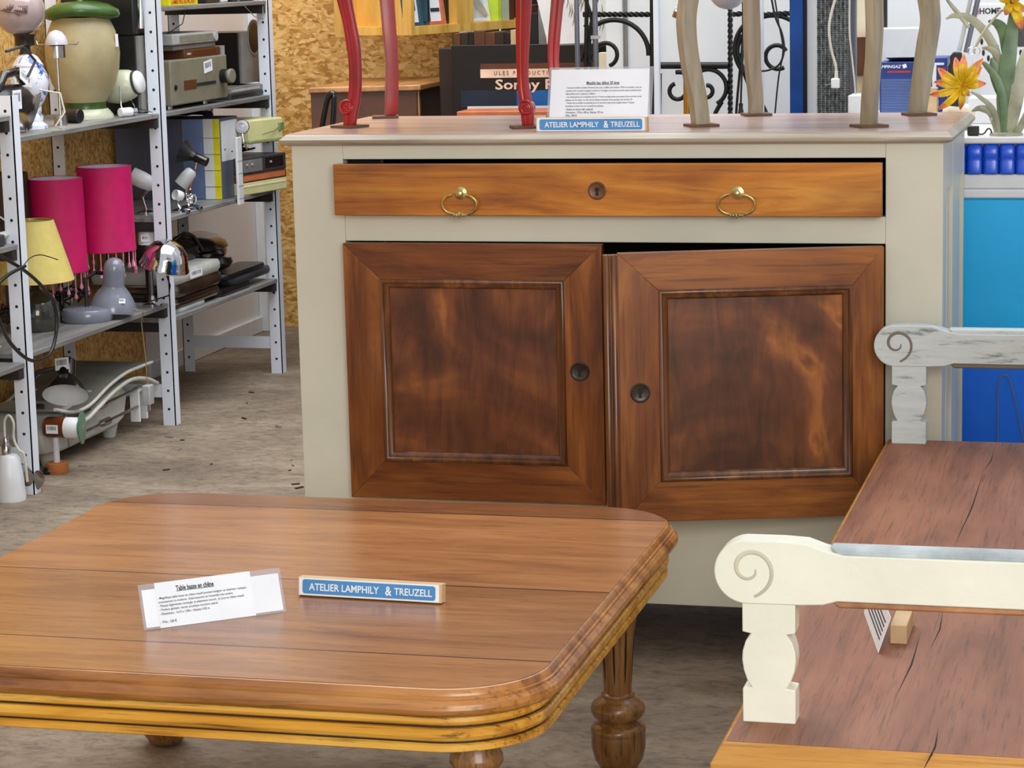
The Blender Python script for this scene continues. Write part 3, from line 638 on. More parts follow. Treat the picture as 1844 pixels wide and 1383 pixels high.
mb = MB(); mb.box(*[P.p(68, 82)[0]-.004, P.p(68, 82)[0]+.002, P.c.y-.004, P.c.y+.003, P.p(0, 88)[2], P.p(0, 66)[2]]); mb.build('price_label', 'paper', P.R)
P = PL('oil_lamp', 56, 226, Z, 'blue and white porcelain oil lamp with etched glass globe', 'lamp', x=-1.95)
P.part('foot', [(30, 226), (30, 220), (22, 214), (23, 204), (19, 199), (21, 192), (20, 186)], 'delft')
P.part('body', [(20, 186), (27, 176), (34, 160), (36, 145), (34, 130), (27, 118), (28, 115), (27, 112), (18, 99), (12, 95)], 'delft')
P.part('burner', [(12, 95), (10, 90), (9, 82), (18, 79), (18, 64), (20, 62), (20, 60)], 'pewter', du=-3)
mb = MB(); c = P.p(-11, 18)
g = MB().sphere(c, 47*P.k, 32, (1, 1, .96)).build('globe', 'glass_pink', P.R, smooth=80)
mb = MB(); rs = 47.6*P.k
def on(a, e): return c + Vector((math.sin(a)*math.cos(e), -math.cos(a)*math.cos(e), math.sin(e)*.96))*rs
for (a0, e0, a1, e1) in ((-.3, .02, .25, -.05), (.1, -.02, .0, .22), (.12, 0, .14, .28), (.14, 0, .26, .25), (.1, -.03, -.15, .12), (.25, -.06, .5, -.18), (.25, .0, .75, -.02), (.7, .1, .75, -.1), (-.3, .02, -.9, .02)):
    mb.tube([on(a0+(a1-a0)*t/6, e0+(e1-e0)*t/6+.02*math.sin(t)) for t in range(7)], [.0006, .002, .0026, .003, .0026, .0016, .0006], 6)
for i in range(5):
    for j in range(5):
        a, e = .38+.08*i+.02*j, -.12+.07*j; mb.tube([on(a-.028, e), on(a, e+.028), on(a+.028, e), on(a, e-.028), on(a-.028, e)], .0006, 5)
mb.build('etched_decoration', 'etch', g)
T = frame(P.c+Vector((.012, -36*P.k-.0005, 86*P.k)), (1, .12, -.08), (0, .1, 1)); sticker(P.R, T, .05, .028, 3)
P = PL('table_lamp', 109, 212, Z, 'small brushed steel lamp with white dome standing before the urn', 'lamp', x=-1.92)
P.part('base', [(12, 212), (12, 197), (12, 194), (2, 193)], 'steel'); P.part('stem', [(3.2, 197), (2.6, 193), (2.6, 93)], 'steel')
P.part('cup', [(3, 94), (15, 93), (15, 72), (12, 71)], 'steel'); P.part('dome', [(20, 70), (20, 65), (17, 56), (11, 48), (4, 45), (.5, 44.5)], 'glass_frost')
MB().tube([P.p(-38, 63), P.p(-37, 69), P.p(0, 70.5), P.p(40, 70), P.p(43, 66)], .0016, 8).build('shade_bracket', 'chrome', P.R)
P = PL('spotlight', 66, 232, Z, 'silver reflector spotlight leaning behind the first upright', 'lamp', x=-1.875)
A = Matrix.Rotation(math.radians(-68), 3, 'Y') @ Matrix.Rotation(.25, 3, 'X'); c = P.c+Vector((-.02, .0, .057))
MB().lathe([(.014, .03), (.028, .018), (.044, .0), (.056, -.012), (.057, -.014), (.054, -.012), (.042, .002), (.026, .02), (.012, .031)], c, A, 32, False).build('reflector', 'steel', P.R, smooth=60)
MB().cyl(c+A@Vector((0, 0, .03)), c+A@Vector((0, 0, .055)), .016).build('lamp_socket', 'lgrey', P.R)
MB().tube([P.c+Vector((.0, .03, .11)), P.c+Vector((.06, .03, .10)), P.c+Vector((.075, .02, .05)), P.c+Vector((.055, .0, .015)), P.c+Vector((.085, -.01, .004)), P.c+Vector((.05, -.012, .003))], .0026).build('power_cord', 'cord_white', P.R)
p = at(135, 222, z=Z); T = Matrix.Translation((-1.90, p.y+.0, Z+.022))
t = thing('power_adapter', (-1.90, p.y, Z), 'black plug adapter lying at the foot of the steel lamp', 'adapter')
MB().cyl((-1.94, p.y, Z+.021), (-1.895, p.y-.008, Z+.021), .02, 20).build('adapter_body', 'black', t, bevel=.003)
p = at(150, 212, z=Z)
t = thing('plug', (-1.87, p.y, Z), 'white and chrome plug between the adapter and the urn foot', 'plug')
MB().cyl((-1.885, p.y, Z+.014), (-1.865, p.y+.035, Z+.014), .0135, 16).build('plug_body', 'white', t, bevel=.002)
MB().cyl((-1.866, p.y+.034, Z+.014), (-1.858, p.y+.05, Z+.014), .012, 16).build('collar', 'chrome', t)
# speakers
def speaker(u0, u1, vb, vt, xf, z, depth, label, port_v, lab):
    b = abox(u0, u1, vb, vt, z, xf, depth); R = thing('loudspeaker', ((b[0]+b[1])/2, (b[2]+b[3])/2, z), label, 'speaker')
    mb = MB(); mb.box(b[0], b[1]-.012, b[2], b[3], z+.003, b[5]); [mb.box(x, x+.02, y, y+.015, z, z+.003) for x in (b[0]+.01, b[1]-.04) for y in (b[2]+.005, b[3]-.02)]; mb.build('cabinet', 'black', R, bevel=.003)
    MB().box(b[1]-.0118, b[1], b[2]+.001, b[3]-.001, z+.004, b[5]-.001).build('front_panel', 'grey', R, bevel=.002)
    yc, zc = (b[2]+b[3])/2+.004, at((u0+u1)/2, port_v, x=xf).z; w_ = (b[3]-b[2])*.24
    mb = MB(); ring = lambda q, x: [(b[1]+x, yc+w_*q*math.cos(t), zc+w_*1.0*q*math.sin(t)) for t in [2*math.pi*i/32 for i in range(32)]]
    mb.loops([ring(1.1, -.001), ring(1.1, .002), ring(1.0, .0028), ring(.9, .0005)], cap=False); pr = mb.build('port_ring', 'grey', R, smooth=50)
    mb = MB(); mb.loops([ring(.92, .0002), ring(.5, .0012)]); mb.build('port', 'black', pr)
    return R, b
R, b = speaker(256, 290, 204, 66, -1.878, Z, .19, 'black loudspeaker with grey front beside the urn, under the black box', 95, 0)
sticker(R, SIDE(b[1]+.001, b[3]-.03, Z+.085) @ Matrix.Rotation(.12, 4, 'Z'), .034, .032, 5)
MB().box(b[1], b[1]+.0006, b[2]+.042, b[2]+.054, Z+.03, Z+.04).build('maker_mark', 'lgrey', R, smooth=0)
zt = b[5]+.0004
t = thing('appliance', (-1.99, b[2]+.03, zt), 'black boxy appliance standing on the loudspeaker beside the urn', 'appliance')
MB().box(-2.12, -1.885, b[2]-.005, b[3]-.02, zt, zt+.33).build('housing', 'black', t, bevel=.008)
MB().tube([(-1.878, b[2]+.012, zt+.02), (-1.876, b[2]+.016, zt+.12), (-1.87, b[2]+.01, zt+.27)], .012, 10, flat=.007).build('chrome_trim', 'chrome', t, smooth=60)
# pale cup lamp lying beside
p = at(232, 200, z=Z)
t = thing('cup_lamp', (-1.9, p.y-.10, Z), 'pale celadon cup shaped lamp lying on a wire stand before the speaker', 'lamp shade')
c = at(212, 157, x=-1.93); A = frame((0, 0, 0), (0, 0, 1), (0, 1, 0)).to_3x3() @ Matrix.Identity(3); A = Matrix.Rotation(math.radians(78), 3, 'Y')
MB().lathe([(.022, -.05), (.040, -.035), (.049, -.005), (.048, .02), (.042, .045), (.034, .058)], c, A, 30).build('shade', 'cup', t, smooth=60)
MB().lathe([(.036, .058), (.036, .064), (.034, .065)], c, A, 24).build('rim_gap', 'dgrey', t)
MB().lathe([(.033, .065), (.034, .07), (.030, .076)], c, A, 24).build('end_cap', 'white', t, smooth=60)
z0 = c.z
MB().tube([c+A@Vector((.0, .0, .03))+Vector((0, -.05, .0)), Vector((c.x+.03, c.y-.05, Z+.03)), Vector((c.x+.045, c.y-.045, Z+.004)), Vector((c.x+.10, c.y+.03, Z+.003)), Vector((c.x+.03, c.y+.05, Z+.02)), c+Vector((.0, .05, 0))], .002).build('wire_stand', 'chrome', t)

# --- far bay, z .942
Z = .9414
R, b = speaker(438, 482, 164, 72, -1.90, Z, .24, 'large black loudspeaker with grey front at the end of the upper shelf', 88, 0)
# make the big one stand on two flat drives
for ch in [R]+list(R.children): pass
R.location.z += .037
sticker(R, FRONT(-1.975, b[2]-.0008, (Z+b[5])/2+.02) @ Matrix.Rotation(math.pi/2, 4, 'Z'), .05, .032, 7)
for u0, u1, z_, m, lb in ((414, 488, 0, 'dgrey', 'dark flat disc drive at the bottom beneath the large speaker'), (414, 478, .0185, 'grey', 'grey flat disc drive lying on the dark one beneath the large speaker')):
    y0, y1 = at(u0, 170, x=-1.86).y, at(u1, 165, x=-1.86).y; t = thing('disc_drive', (-1.95, (y0+y1)/2, Z+z_), lb, 'disc drive')
    MB().box(-2.16, -1.862, y0, y1, Z+z_, Z+z_+.018).build('case', m, t, bevel=.0015); mb = MB(); mb.box(-1.862, -1.8605, y0+.02, y1-.05, Z+z_+.005, Z+z_+.013); mb.build('front_slot', 'lgrey' if z_ else 'black', t)
y0, y1 = at(311, 184, x=-1.85).y, at(412, 170, x=-1.85).y; h = .148
t = thing('film_projector', (-1.94, (y0+y1)/2, Z), 'olive grey boxed projector with a black side knob on the upper shelf', 'projector')
MB().box(-2.05, -1.852, y0, y1, Z+.012, Z+h).build('case', 'olive', t, bevel=.004)
[MB().cyl((x, y, Z), (x, y, Z+.013), .012).build('foot', 'steel', t) for x, y in ((-1.88, y1-.14), (-2.02, y1-.14), (-1.88, y0+.04), (-2.02, y0+.04))]
MB().box(-1.853, -1.8505, y0+.10, y0+.20, Z+.055, Z+.083).build('recess', 'desk_brown', t); MB().box(-1.853, -1.850, y0+.2, y0+.36, Z+.062, Z+.071).build('film_gate', 'hole', t)
MB().cyl((-1.853, y0+.03, Z+.066), (-1.848, y0+.03, Z+.066), .008).build('button', 'black', t)
c = Vector((-1.852, y1-.05, Z+.082)); mb = MB().cyl(c, c+Vector((.028, -.005, 0)), .022, 24).build('knob', 'black', t, bevel=.003); MB().cyl(c+Vector((.028, -.005, 0)), c+Vector((.040, -.007, 0)), .023, 24).build('knob_cap', 'olive', mb, bevel=.003)
sticker(t, SIDE(-1.851, y0+.3, Z+.118) @ Matrix.Rotation(.1, 4, 'Z'), .07, .036, 11)
z2_ = Z+h+.0004; y0b = at(335, 96, x=-1.86).y
t = thing('cassette_player', (-1.93, y0b+.15, z2_), 'red brown box shaped player lying on the projector', 'player')
MB().box(-2.0, -1.865, y0b, y1-.02, z2_, z2_+.026).build('case', 'desk_brown', t, bevel=.002); MB().box(-1.8655, -1.864, y0b+.02, y0b+.05, z2_+.01, z2_+.016).build('button', 'lgrey', t); MB().box(-1.8655, -1.864, y0b+.07, y1-.06, z2_+.006, z2_+.02).build('front_strip', 'amber', t)
z3_ = z2_+.0264; ya = at(312, 75, x=-1.86).y
t = thing('radio', (-1.94, ya+.2, z3_), 'silver grey radio set topmost on the projector stack', 'radio')
MB().box(-2.02, -1.868, ya+.02, y1-.05, z3_, z3_+.016).build('lower_case', 'grey', t, bevel=.003); MB().box(-2.03, -1.86, ya, y1-.045, z3_+.0165, z3_+.05).build('case', 'lgrey', t, bevel=.004)
MB().box(-1.8605, -1.8585, ya+.05, y1-.09, z3_+.024, z3_+.043).build('tuning_dial', 'warmgrey', t); MB().cyl((-1.8605, y1-.075, z3_+.034), (-1.853, y1-.075, z3_+.034), .015, 24).build('tuning_knob', 'lgrey', t, bevel=.001)
MB().tube([(-1.9, ya+.05, z3_+.05), (-1.86, ya+.08, z3_+.08), (-1.845, ya+.1, z3_+.16), (-1.86, ya+.12, 1.24)], .0016).build('aerial_wire', 'black', t)
# top board of the far bay
Z = 1.2524; p0, p1 = at(305, 14, x=-1.845), at(357, 9, x=-1.845)
t = thing('boxed_game', (-1.9, (p0.y+p1.y)/2, Z), 'yellow carton with red lettering on the topmost shelf', 'box')
MB().box(-2.0, -1.846, p0.y, p1.y, Z, Z+.05).build('carton', 'yellow', t, bevel=.001); MB().text('LAMBORG ROADERT', SIDE(-1.846, (p0.y+p1.y)/2, Z+.011), (p1.y-p0.y)*.85, .014, .03).build('lettering', 'red_ink', t, smooth=0)
for u0, u1, m, lb, sh_ in ((372, 400, 'black', 'black device beside the yellow carton on the topmost shelf', 0), (402, 414, 'white', 'white device between two black ones on the topmost shelf', 0), (418, 462, 'black', 'wide black device at the far end of the topmost shelf', 1)):
    p0, p1 = at(u0, 6, x=-1.87), at(u1, 3, x=-1.87); t = thing('device', (-1.93, (p0.y+p1.y)/2, Z), lb, 'device')
    MB().box(-2.02, -1.872, p0.y, p1.y-.01, Z, Z+.06).build('case', m, t, bevel=.004); MB().box(-1.8725, -1.871, p0.y+.01, p1.y-.02, Z+.02, Z+.045).build('front_strip', 'dgrey', t)
    if sh_: MB().tube([(-1.87, p0.y, Z+.02), (-1.84, p0.y+.02, Z-.01), (-1.825, p0.y+.08, Z-.05), (-1.825, p0.y+.16, Z-.06), (-1.84, p0.y+.2, Z-.02), (-1.87, p0.y+.2, Z+.02)], .0014).build('loose_wire', 'grey', t)

# --- far bay, z .629
Z = .6294
b0 = at(402, 361, x=-1.87); yb = b0.y; hh = .258
t = thing('carton', (-2.02, yb+.07, Z), 'big blue grey printed carton with a yellow stripe on the middle shelf', 'box')
MB().box(-2.235, -1.872, yb, yb+.16, Z, Z+hh).build('box_body', plain('slate_blue_card', (92, 98, 116), .5, var=.15, sc=3), t, bevel=.002)
mb = MB(); mb.box(-2.0, -1.928, yb-.0012, yb, Z+.002, Z+hh-.002); mb.build('blue_print', plain('blue_print', (112, 134, 178), .5, var=.2, sc=5), t)
MB().box(-1.928, -1.895, yb-.0014, yb, Z+.001, Z+hh-.001).build('white_strip', 'white', t); MB().box(-1.895, -1.873, yb-.0014, yb, Z+.001, Z+hh-.001).build('yellow_strip', 'yellow', t)
MB().box(-1.872, -1.8708, yb+.01, yb+.15, Z+.12, Z+hh-.01).build('side_print', 'white', t)
for k in range(4): MB().box(-1.93, -1.872, yb-.0022, yb-.0014, Z+.04+.052*k, Z+.0412+.052*k).build('print_line', 'ink', t, smooth=0)
def spot(u, v, x, z, ax, m, ms, label, r=.026, ln=.055, st=True):
    c = at(u, v, x=x); R = thing('spotlight', (c.x, c.y, z), label, 'lamp'); A = Vector(ax).normalized().to_track_quat('Z', 'Y').to_matrix()
    MB().lathe([(r*.55, -ln*.5), (r*.85, -ln*.38), (r, 0), (r*1.0, ln*.5), (r*.94, ln*.5), (r*.9, ln*.1), (r*.4, ln*.05)], c, A, 24, True).build('head', m, R, smooth=45)
    if st: MB().tube([c-A@Vector((0, 0, ln*.4)), Vector((c.x-.01, c.y+.01, (c.z+z)/2)), Vector((c.x, c.y+.01, z+.01))], .004).build('stem', ms, R); MB().lathe([(.03, 0), (.03, .006), (.006, .012)], (c.x, c.y+.01, z), None, 24).build('base', ms, R)
    return R, c, A
spot(336, 320, -1.865, Z, (-.8, -.3, -1), 'lgrey', 'chrome', 'silver cylindrical spotlight before the printed carton', .022, .06)
R, c, A = spot(258, 325, -1.95, Z, (-1, -.2, .5), 'white', 'chrome', 'white cylindrical lamp on the middle shelf behind the middle upright', .026, .075)
R = thing('spotlight', tuple(at(350, 272, x=-1.90)), 'black trumpet shaped lamp clipped before the printed carton', 'lamp'); c = at(340, 278, x=-1.88); A = Vector((1, .0, -.42)).to_track_quat('Z', 'Y').to_matrix(); R['_o'] = tuple(c); R.location = c
MB().lathe([(.040, -.022), (.034, -.015), (.020, .006), (.0125, .022), (.0125, .026)], c, A, 28).build('horn', 'black', R, smooth=60); MB().cyl(c+A@Vector((0, 0, .022)), c+A@Vector((0, 0, .065)), .015, 20).build('socket', 'black_gloss', R, bevel=.002)
MB().tube([c+A@Vector((0, 0, .03)), c+Vector((.02, -.004, -.05)), c+Vector((0, -.004, -.11)), Vector((c.x, c.y-.004, Z+.004))], .0045).build('arm', 'chrome', R); MB().lathe([(.028, 0), (.028, .005), (.006, .01)], (c.x, c.y-.004, Z), None, 24).build('base', 'chrome', R)
for u, v, ax, lb in ((345, 357, (.3, -1, -.1), 'small chrome cup spotlight before the printed carton'), (322, 352, (-.6, -1, .3), 'small white cup spotlight behind the middle upright')):
    spot(u, v, -1.86, Z, ax, 'white' if u < 330 else 'chrome', 'chrome', lb, .016, .03)
# torch, disc, machine, deck stack
zt = Z+hh+.0005; y0 = yb+.03
p0, p1 = at(338, 235, x=-1.9), at(418, 228, x=-1.9)
R = thing('torch', (-1.95, yb+.08, zt), 'black ribbed torch lying on top of the printed carton', 'torch'); c = Vector((-2.09, yb+.05, zt+.024)); A = Vector((1, .25, 0)).to_track_quat('Z', 'Y').to_matrix()
MB().lathe([(.022, 0), (.022, .02), (.017, .03), (.016, .06), (.019, .08), (.016, .10), (.017, .13)], c, A, 24).build('barrel', 'black_gloss', R, smooth=40); MB().lathe([(.017, .13), (.0235, .145), (.0235, .165), (.019, .168)], c, A, 24).build('lens_ring', 'chrome', R, smooth=40)
c = at(436, 228, x=-1.85); R = thing('glass_disc', tuple(c-Vector((0, 0, .02))), 'round cut glass lid standing before the pale green machine', 'lid'); A = RX(math.pi/2) @ RY(.2)
MB().lathe([(.0215, -.004), (.0225, 0), (.0215, .004), (.012, .007), (.011, .004), (.004, .006)], c, A, 28).build('disc', 'glass_frost', R, smooth=40); MB().lathe([(.0226, -.003), (.0240, 0), (.0226, .003)], c, A, 28, False).build('rim', 'chrome', R); MB().tube([c-Vector((0, 0, .023)), c-Vector((-.004, 0, .05)), c-Vector((-.006, -.02, .075))], .003).build('stem', 'chrome', R)
ya, yb2 = at(437, 358, x=-1.845).y, 3.15; zz = Z
def skew(ya_, yb_, z0, z1, d=0, e=0): return MB().prism([(-2.12, ya_), (-1.845+d, ya_), (-1.787+d, yb_), (-2.12, yb_)], z0, z1, 'XY')
def sk(ya_, a, b, z0, z1, t_=.0014): q = lambda y: -1.845+.058*(y-ya_)/(3.15-ya_); return MB().prism([(q(a)-.002, a), (q(a)+t_, a), (q(b)+t_, b), (q(b)-.002, b)], z0, z1, 'XY')
for nm, h_, m, lb, ex in (('scanner', .040, 'lime', 'pale yellow flat machine at the bottom of the middle shelf stack', 0), ('radio', .027, 'amber', 'wood fronted radio lying on the pale yellow machine', 0), ('cassette_deck', .054, 'dgrey', 'dark cassette deck topmost on the middle shelf stack', 1)):
    t = thing(nm, (-1.95, (ya+yb2)/2, zz), lb, nm.replace('_', ' ')); skew(ya, 3.15, zz, zz+h_).build('case', m if nm != 'radio' else 'desk_brown', t, bevel=.003)
    if nm == 'radio': sk(ya, ya+.01, 3.14, zz+.005, zz+.022).build('wood_front', 'orange_wood', t)
    if nm == 'scanner': sk(ya, ya+.01, 3.14, zz+.026, zz+.032).build('trim_strip', 'cream_wall', t)
    if ex:
        sk(ya, ya+.01, ya+.12, zz+.006, zz+.046).build('control_panel', 'grey', t); sk(ya, ya+.14, 3.13, zz+.012, zz+.046).build('cassette_window', 'black_gloss', t)
        mb = MB(); [mb.cyl((-1.845+.058*(y-ya)/(3.15-ya), y, zz+.03), (-1.842+.058*(y-ya)/(3.15-ya)+.002, y, zz+.03), .004, 10) for y in (ya+.03, ya+.06, ya+.17, ya+.3, ya+.4)]; mb.build('button', 'lgrey', t)
    zz += h_+.0004
t = thing('wire_bundle', (-1.93, 2.95, zz), 'tangled black wires lying on the cassette deck', 'wires'); rnd = random.Random(3)
MB().tube([(-1.92+.05*math.sin(i*1.3)+rnd.uniform(-.02, .02), 2.82+.2*(i/30)+.05*math.cos(i*1.9), zz+.022+.018*math.sin(i*2.3)) for i in range(31)], .0032).build('wire', 'black', t)
t = thing('sewing_machine', (-1.95, 2.93, zz+.04), 'pale lime enamel machine with a small green lever above the cassette deck', 'machine')
c0, c1 = at(447, 258, x=-1.85), at(518, 248, x=-1.80)
skew(c0.y, 3.135, zz+.0455, zz+.118).build('housing', 'lime', t, bevel=.006); skew(c0.y-.01, 3.145, zz+.040, zz+.052, .006).build('base_plate', plain('dull_green', (150, 158, 112), .4), t, bevel=.003)
mb = MB(); mb.tube([(-1.806, c0.y+.02, zz+.07), (-1.796, c0.y+.1, zz+.076), (-1.793, c0.y+.15, zz+.09)], .002); mb.box(-1.799, -1.788, c0.y+.14, c0.y+.18, zz+.075, zz+.10); mb.build('lever', plain('dull_green_lever', (128, 146, 92), .4), t, bevel=.002)
p0, p1 = at(428, 247, x=-1.826), at(436, 368, x=-1.826)
MBt = MB(Matrix.Translation(p0) @ Matrix.Rotation(0, 4, 'X')); L_ = (p0.z-p1.z)
R = thing('power_strip', (p0.x, p0.y, p1.z), 'white power strip hanging over the edge of the middle shelf', 'power strip')
MBt.box(-.005, .004, -.018, .024, -L_, 0); MBt.build('housing', 'white', R, bevel=.002); mb = MB(); [mb.box(p0.x+.004, p0.x+.0046, p0.y-.018, p0.y+.024, p1.z+.04*i+.02, p1.z+.04*i+.021) for i in range(4)]; mb.build('seam', 'ink', R, smooth=0)

# --- far bay, z .325
Z = .3254
def slab(name, u0, u1, vb, h, z, m, label, depth=.26, xf=-1.85, rnd_=.04, part='body', extra=None):
    y0, y1 = at(u0, vb, x=xf).y, at(u1, vb, x=xf).y; t = thing(name, (xf-depth/2, (y0+y1)/2, z), label, name.split('_')[-1]); w_, d_ = depth, y1-y0; e = h*.3; rr = min(rnd_, w_/2-.002, d_/2-.002)
    MB().loops([rrect(w_, d_, rr, i, xf-w_/2, (y0+y1)/2, z+q, 6) for i, q in ((e*.6, 0), (0, e), (0, h-e), (e*.5, h-.1*e), (e*1.4, h))]).build(part, m, t, smooth=45)
    if extra: extra(t, xf, y0, y1, z, h)
    return z+h+.0004, t
def edge(t, xf, y0, y1, z, h): MB().loops([rrect(.26, y1-y0, .04, i, xf-.13, (y0+y1)/2, q, 6) for i, q in ((0, z+h*.42), (-.001, z+h*.44), (-.001, z+h*.56), (0, z+h*.58))], cap=False).build('metal_rim', 'steel', t)
z_, _ = slab('hot_plate', 322, 376, 552, .014, Z, 'lgrey', 'thin pale plate lowest behind the middle upright on the lower shelf', .2)
z_, _ = slab('waffle_iron', 316, 402, 545, .03, z_, 'black_gloss', 'glossy black grill with metal rim under the chromed one', .27, extra=edge)
z_, _ = slab('waffle_iron', 316, 408, 532, .042, z_, plain('dark_chrome', (120, 114, 104), .12, .9, var=.3, sc=9), 'dark chromed grill under the white box on the lower shelf', .27, rnd_=.05)
ZRT, t = slab('router_box', 316, 398, 490, .040, z_, 'scale_white', 'white rectangular device with label on the chromed grill', .28, rnd_=.008)
yq = at(352, 470, x=-1.85).y; z_ = ZRT; sticker(t, SIDE(-1.8495, yq, z_-.022), .10, .024, 13)
z_, _ = slab('frying_pan', 395, 462, 533, .022, Z, 'black', 'low black pan in front of the stacked plates', .24, rnd_=.06)
z_, _ = slab('serving_plate', 412, 490, 512, .020, Z+.022, 'black_gloss', 'flat black plate with pale rim under the grey lid', .27, rnd_=.03, extra=edge) if False else slab('grill_plate', 424, 492, 520, .026, Z+.0226, 'dgrey', 'dark grey flat grill with metal rim near the shelf end', .105, rnd_=.03)
z_, _ = slab('baking_tray', 410, 482, 510, .016, z_, 'black', 'thin black baking tray topmost over the dark grey grill', .10, rnd_=.03, extra=None)
y0, y1 = at(408, 470, x=-1.98).y, at(497, 460, x=-1.98).y
R = thing('deep_fryer', (-2.05, 2.98, Z), 'large glossy black oval appliance at the far end of the lower shelf', 'appliance')
MB().loops([[(-2.068+(.108-i)*math.cos(t), 2.98+(.20-i)*math.sin(t)*(1 if math.sin(t) < 0 else .78), Z+q) for t in [2*math.pi*k/40 for k in range(40)]] for i, q in ((.05, .0), (.03, .02), (.008, .07), (0, .11), (.004, .118))]).build('bowl', 'black_gloss', R, smooth=60)
MB().loops([[(-2.068+(.11-i)*math.cos(t), 2.98+(.202-i)*math.sin(t)*(1 if math.sin(t) < 0 else .78), Z+q) for t in [2*math.pi*k/40 for k in range(40)]] for i, q in ((0, .119), (-.004, .124), (.006, .142), (.03, .158), (.07, .168), (.11, .171))]).build('lid', 'black_gloss', R, smooth=60)
R = thing('toaster', (-2.0, 2.5, Z+.17), 'black rounded appliance with a handle behind the white box', 'appliance'); R['_o'] = (-2.0, 2.58, ZRT); R.location = (-2.0, 2.58, ZRT)
MB().loops([rrect(.16, .24, .06, i, -2.0, 2.60, ZRT+q, 8) for i, q in ((.01, .0), (0, .01), (0, .04), (.03, .056), (.06, .06))]).build('body', 'black', R, smooth=60)
MB().tube([(-1.94, 2.46, ZRT+.02), (-1.93, 2.49, ZRT+.075), (-1.92, 2.56, ZRT+.09), (-1.925, 2.64, ZRT+.075), (-1.93, 2.72, ZRT+.02)], .008).build('handle', 'black_gloss', R, smooth=60)
R = thing('kettle', (-1.92, 2.78, Z+.05), 'small black pot with rounded rim between the white box and the oval appliance', 'pot'); R['_o'] = (-1.925, 2.79, Z+.0226); R.location = (-1.925, 2.79, Z+.0226)
R['_o'] = (-1.925, 2.79, Z+.0226)
MB().lathe([(.028, .0226), (.028, .072), (.058, .084), (.070, .10), (.064, .116), (.045, .121), (.042, .113), (.02, .112)], (-1.925, 2.79, Z), None, 32).build('pot_body', 'black_gloss', R, smooth=50)

# --- near bay lower board (z .375)
Z = .3754
P = PL('table_lamp', 68, 606, Z, 'dark glass lamp with pale yellow conical shade behind the first upright', 'lamp', x=-2.0)
P.part('lamp_base', [(38, 606), (41, 602), (42, 580), (40, 560), (30, 545), (14, 538), (8, 532), (8, 505)], 'dark_glass')
R0 = P.part('lamp_shade', [(71, 518), (71, 516.5), (40, 412), (38, 411), (37.5, 412.5), (69, 516.5)], 'yellow_shade', cap=False, smooth=30)
P.part('shade_ring', [(37.3, 414), (37.3, 411.5), (36.6, 411.5), (36.6, 414)], 'brass', cap=False)
MB().tube([P.p(-37, 420), P.p(0, 432), P.p(37, 420)], .0014).build('shade_carrier', 'brass', P.R)
for du, vv, hh_ in ((-26, 566, 0), (32, 588, 1)):
    pass
a_ = math.radians(-90-28); T = frame(P.c+Vector((-24*P.k, -38*P.k, 44*P.k)), (1, -.35, 0), (0, 0, 1)); sticker(P.R, T, .028, .02, 17)
for u, vt, vb, xx, lb in ((113, 322, 487, -2.03, 'fuchsia drum shade lamp with crystal pendants, nearer to the first upright'), (200, 300, 449, -1.955, 'fuchsia drum shade lamp with crystal pendants, nearer to the grey desk lamp')):
    P = PL('table_lamp', u, 574 if u < 150 else 560, Z, lb, 'lamp', x=xx); hw = 50
    P.v = vb + ((at(u, vb, x=xx).z-Z)/P.k*.985)
    P.part('lamp_base', [(26, P.v), (26, P.v-3), (5, P.v-8), (4, vb-10)], 'black_gloss')
    sh = P.part('lamp_shade', [(hw+1, vb), (hw+1, vb-2), (hw, vb-8), (hw-1.5, vt+6), (hw-1, vt), (hw-2.2, vt), (hw-2.4, vt+6), (hw-1, vb-1)], 'pink', cap=False, smooth=30, seg=40)
    P.part('lining', [(hw-1.6, vb-1), (hw-2.9, vt+1)], 'pink_in', cap=False, seg=40)
    MB().tube([P.p(-hw+3, vt+8), P.p(0, vt+16), P.p(hw-3, vt+8)], .0014).build('shade_carrier', 'chrome', P.R)
    for i in range(22):
        a = 2*math.pi*i/22; x_, y_ = (hw-1.5)*P.k*math.cos(a), (hw-1.5)*P.k*math.sin(a); zb = P.p(0, vb)[2]; ln = .032+.012*(i % 3)
        mb = MB(); zq = zb+.002
        while zq > zb-ln: mb.sphere((P.c.x+x_, P.c.y+y_, zq), .0022, 6); zq -= .0044
        mb.lathe([(.0004, 0), (.0058, .006), (.005, .011), (.0004, .024)], (P.c.x+x_, P.c.y+y_, zq-.018), None, 6); mb.build('crystal_pendant', 'pink_glass', sh, smooth=0)
P = PL('desk_lamp', 158, 578, Z, 'blue grey enamel desk lamp with bell shade and round base', 'lamp', x=-1.93)
P.part('base', [(44, 578), (46, 574), (47, 562), (43, 556), (12, 553)], 'grey_lamp', smooth=50)
c = at(203, 553, x=-1.88); k_ = kk(c); A = RY(.13)@RX(.08)
MB().lathe([(r*k_, z*k_) for r, z in ((43, -2), (43, 0), (37, 14), (29, 28), (20, 39), (19.5, 42), (19.5, 70), (17.5, 80), (12, 88), (4, 91), (.3, 91.5))], c, A, 36, False).build('shade', 'grey_lamp', P.R, smooth=40)
MB().lathe([(r*k_, z*k_) for r, z in ((42, -1.5), (36, 13), (20, 38), (.3, 40))], c, A, 36, False).build('shade_lining', 'lgrey', P.R, smooth=60)
MB().tube([P.c+Vector((0, 0, .02)), P.c+Vector((0, .0, .12)), c+Vector((-.05, .0, .10)), c+A@Vector((-17*k_, 0, 60*k_))], .006).build('flexible_arm', 'black', P.R)
sticker(P.R, frame(c+A@Vector((27*k_, -22*k_, 20*k_)), (1, .5, -.05), (-.45, .3, 1)), .018, .014, 19)
cc = c+Vector((.065, 0, -.005)); g_ = at(271, 700, x=-1.80)
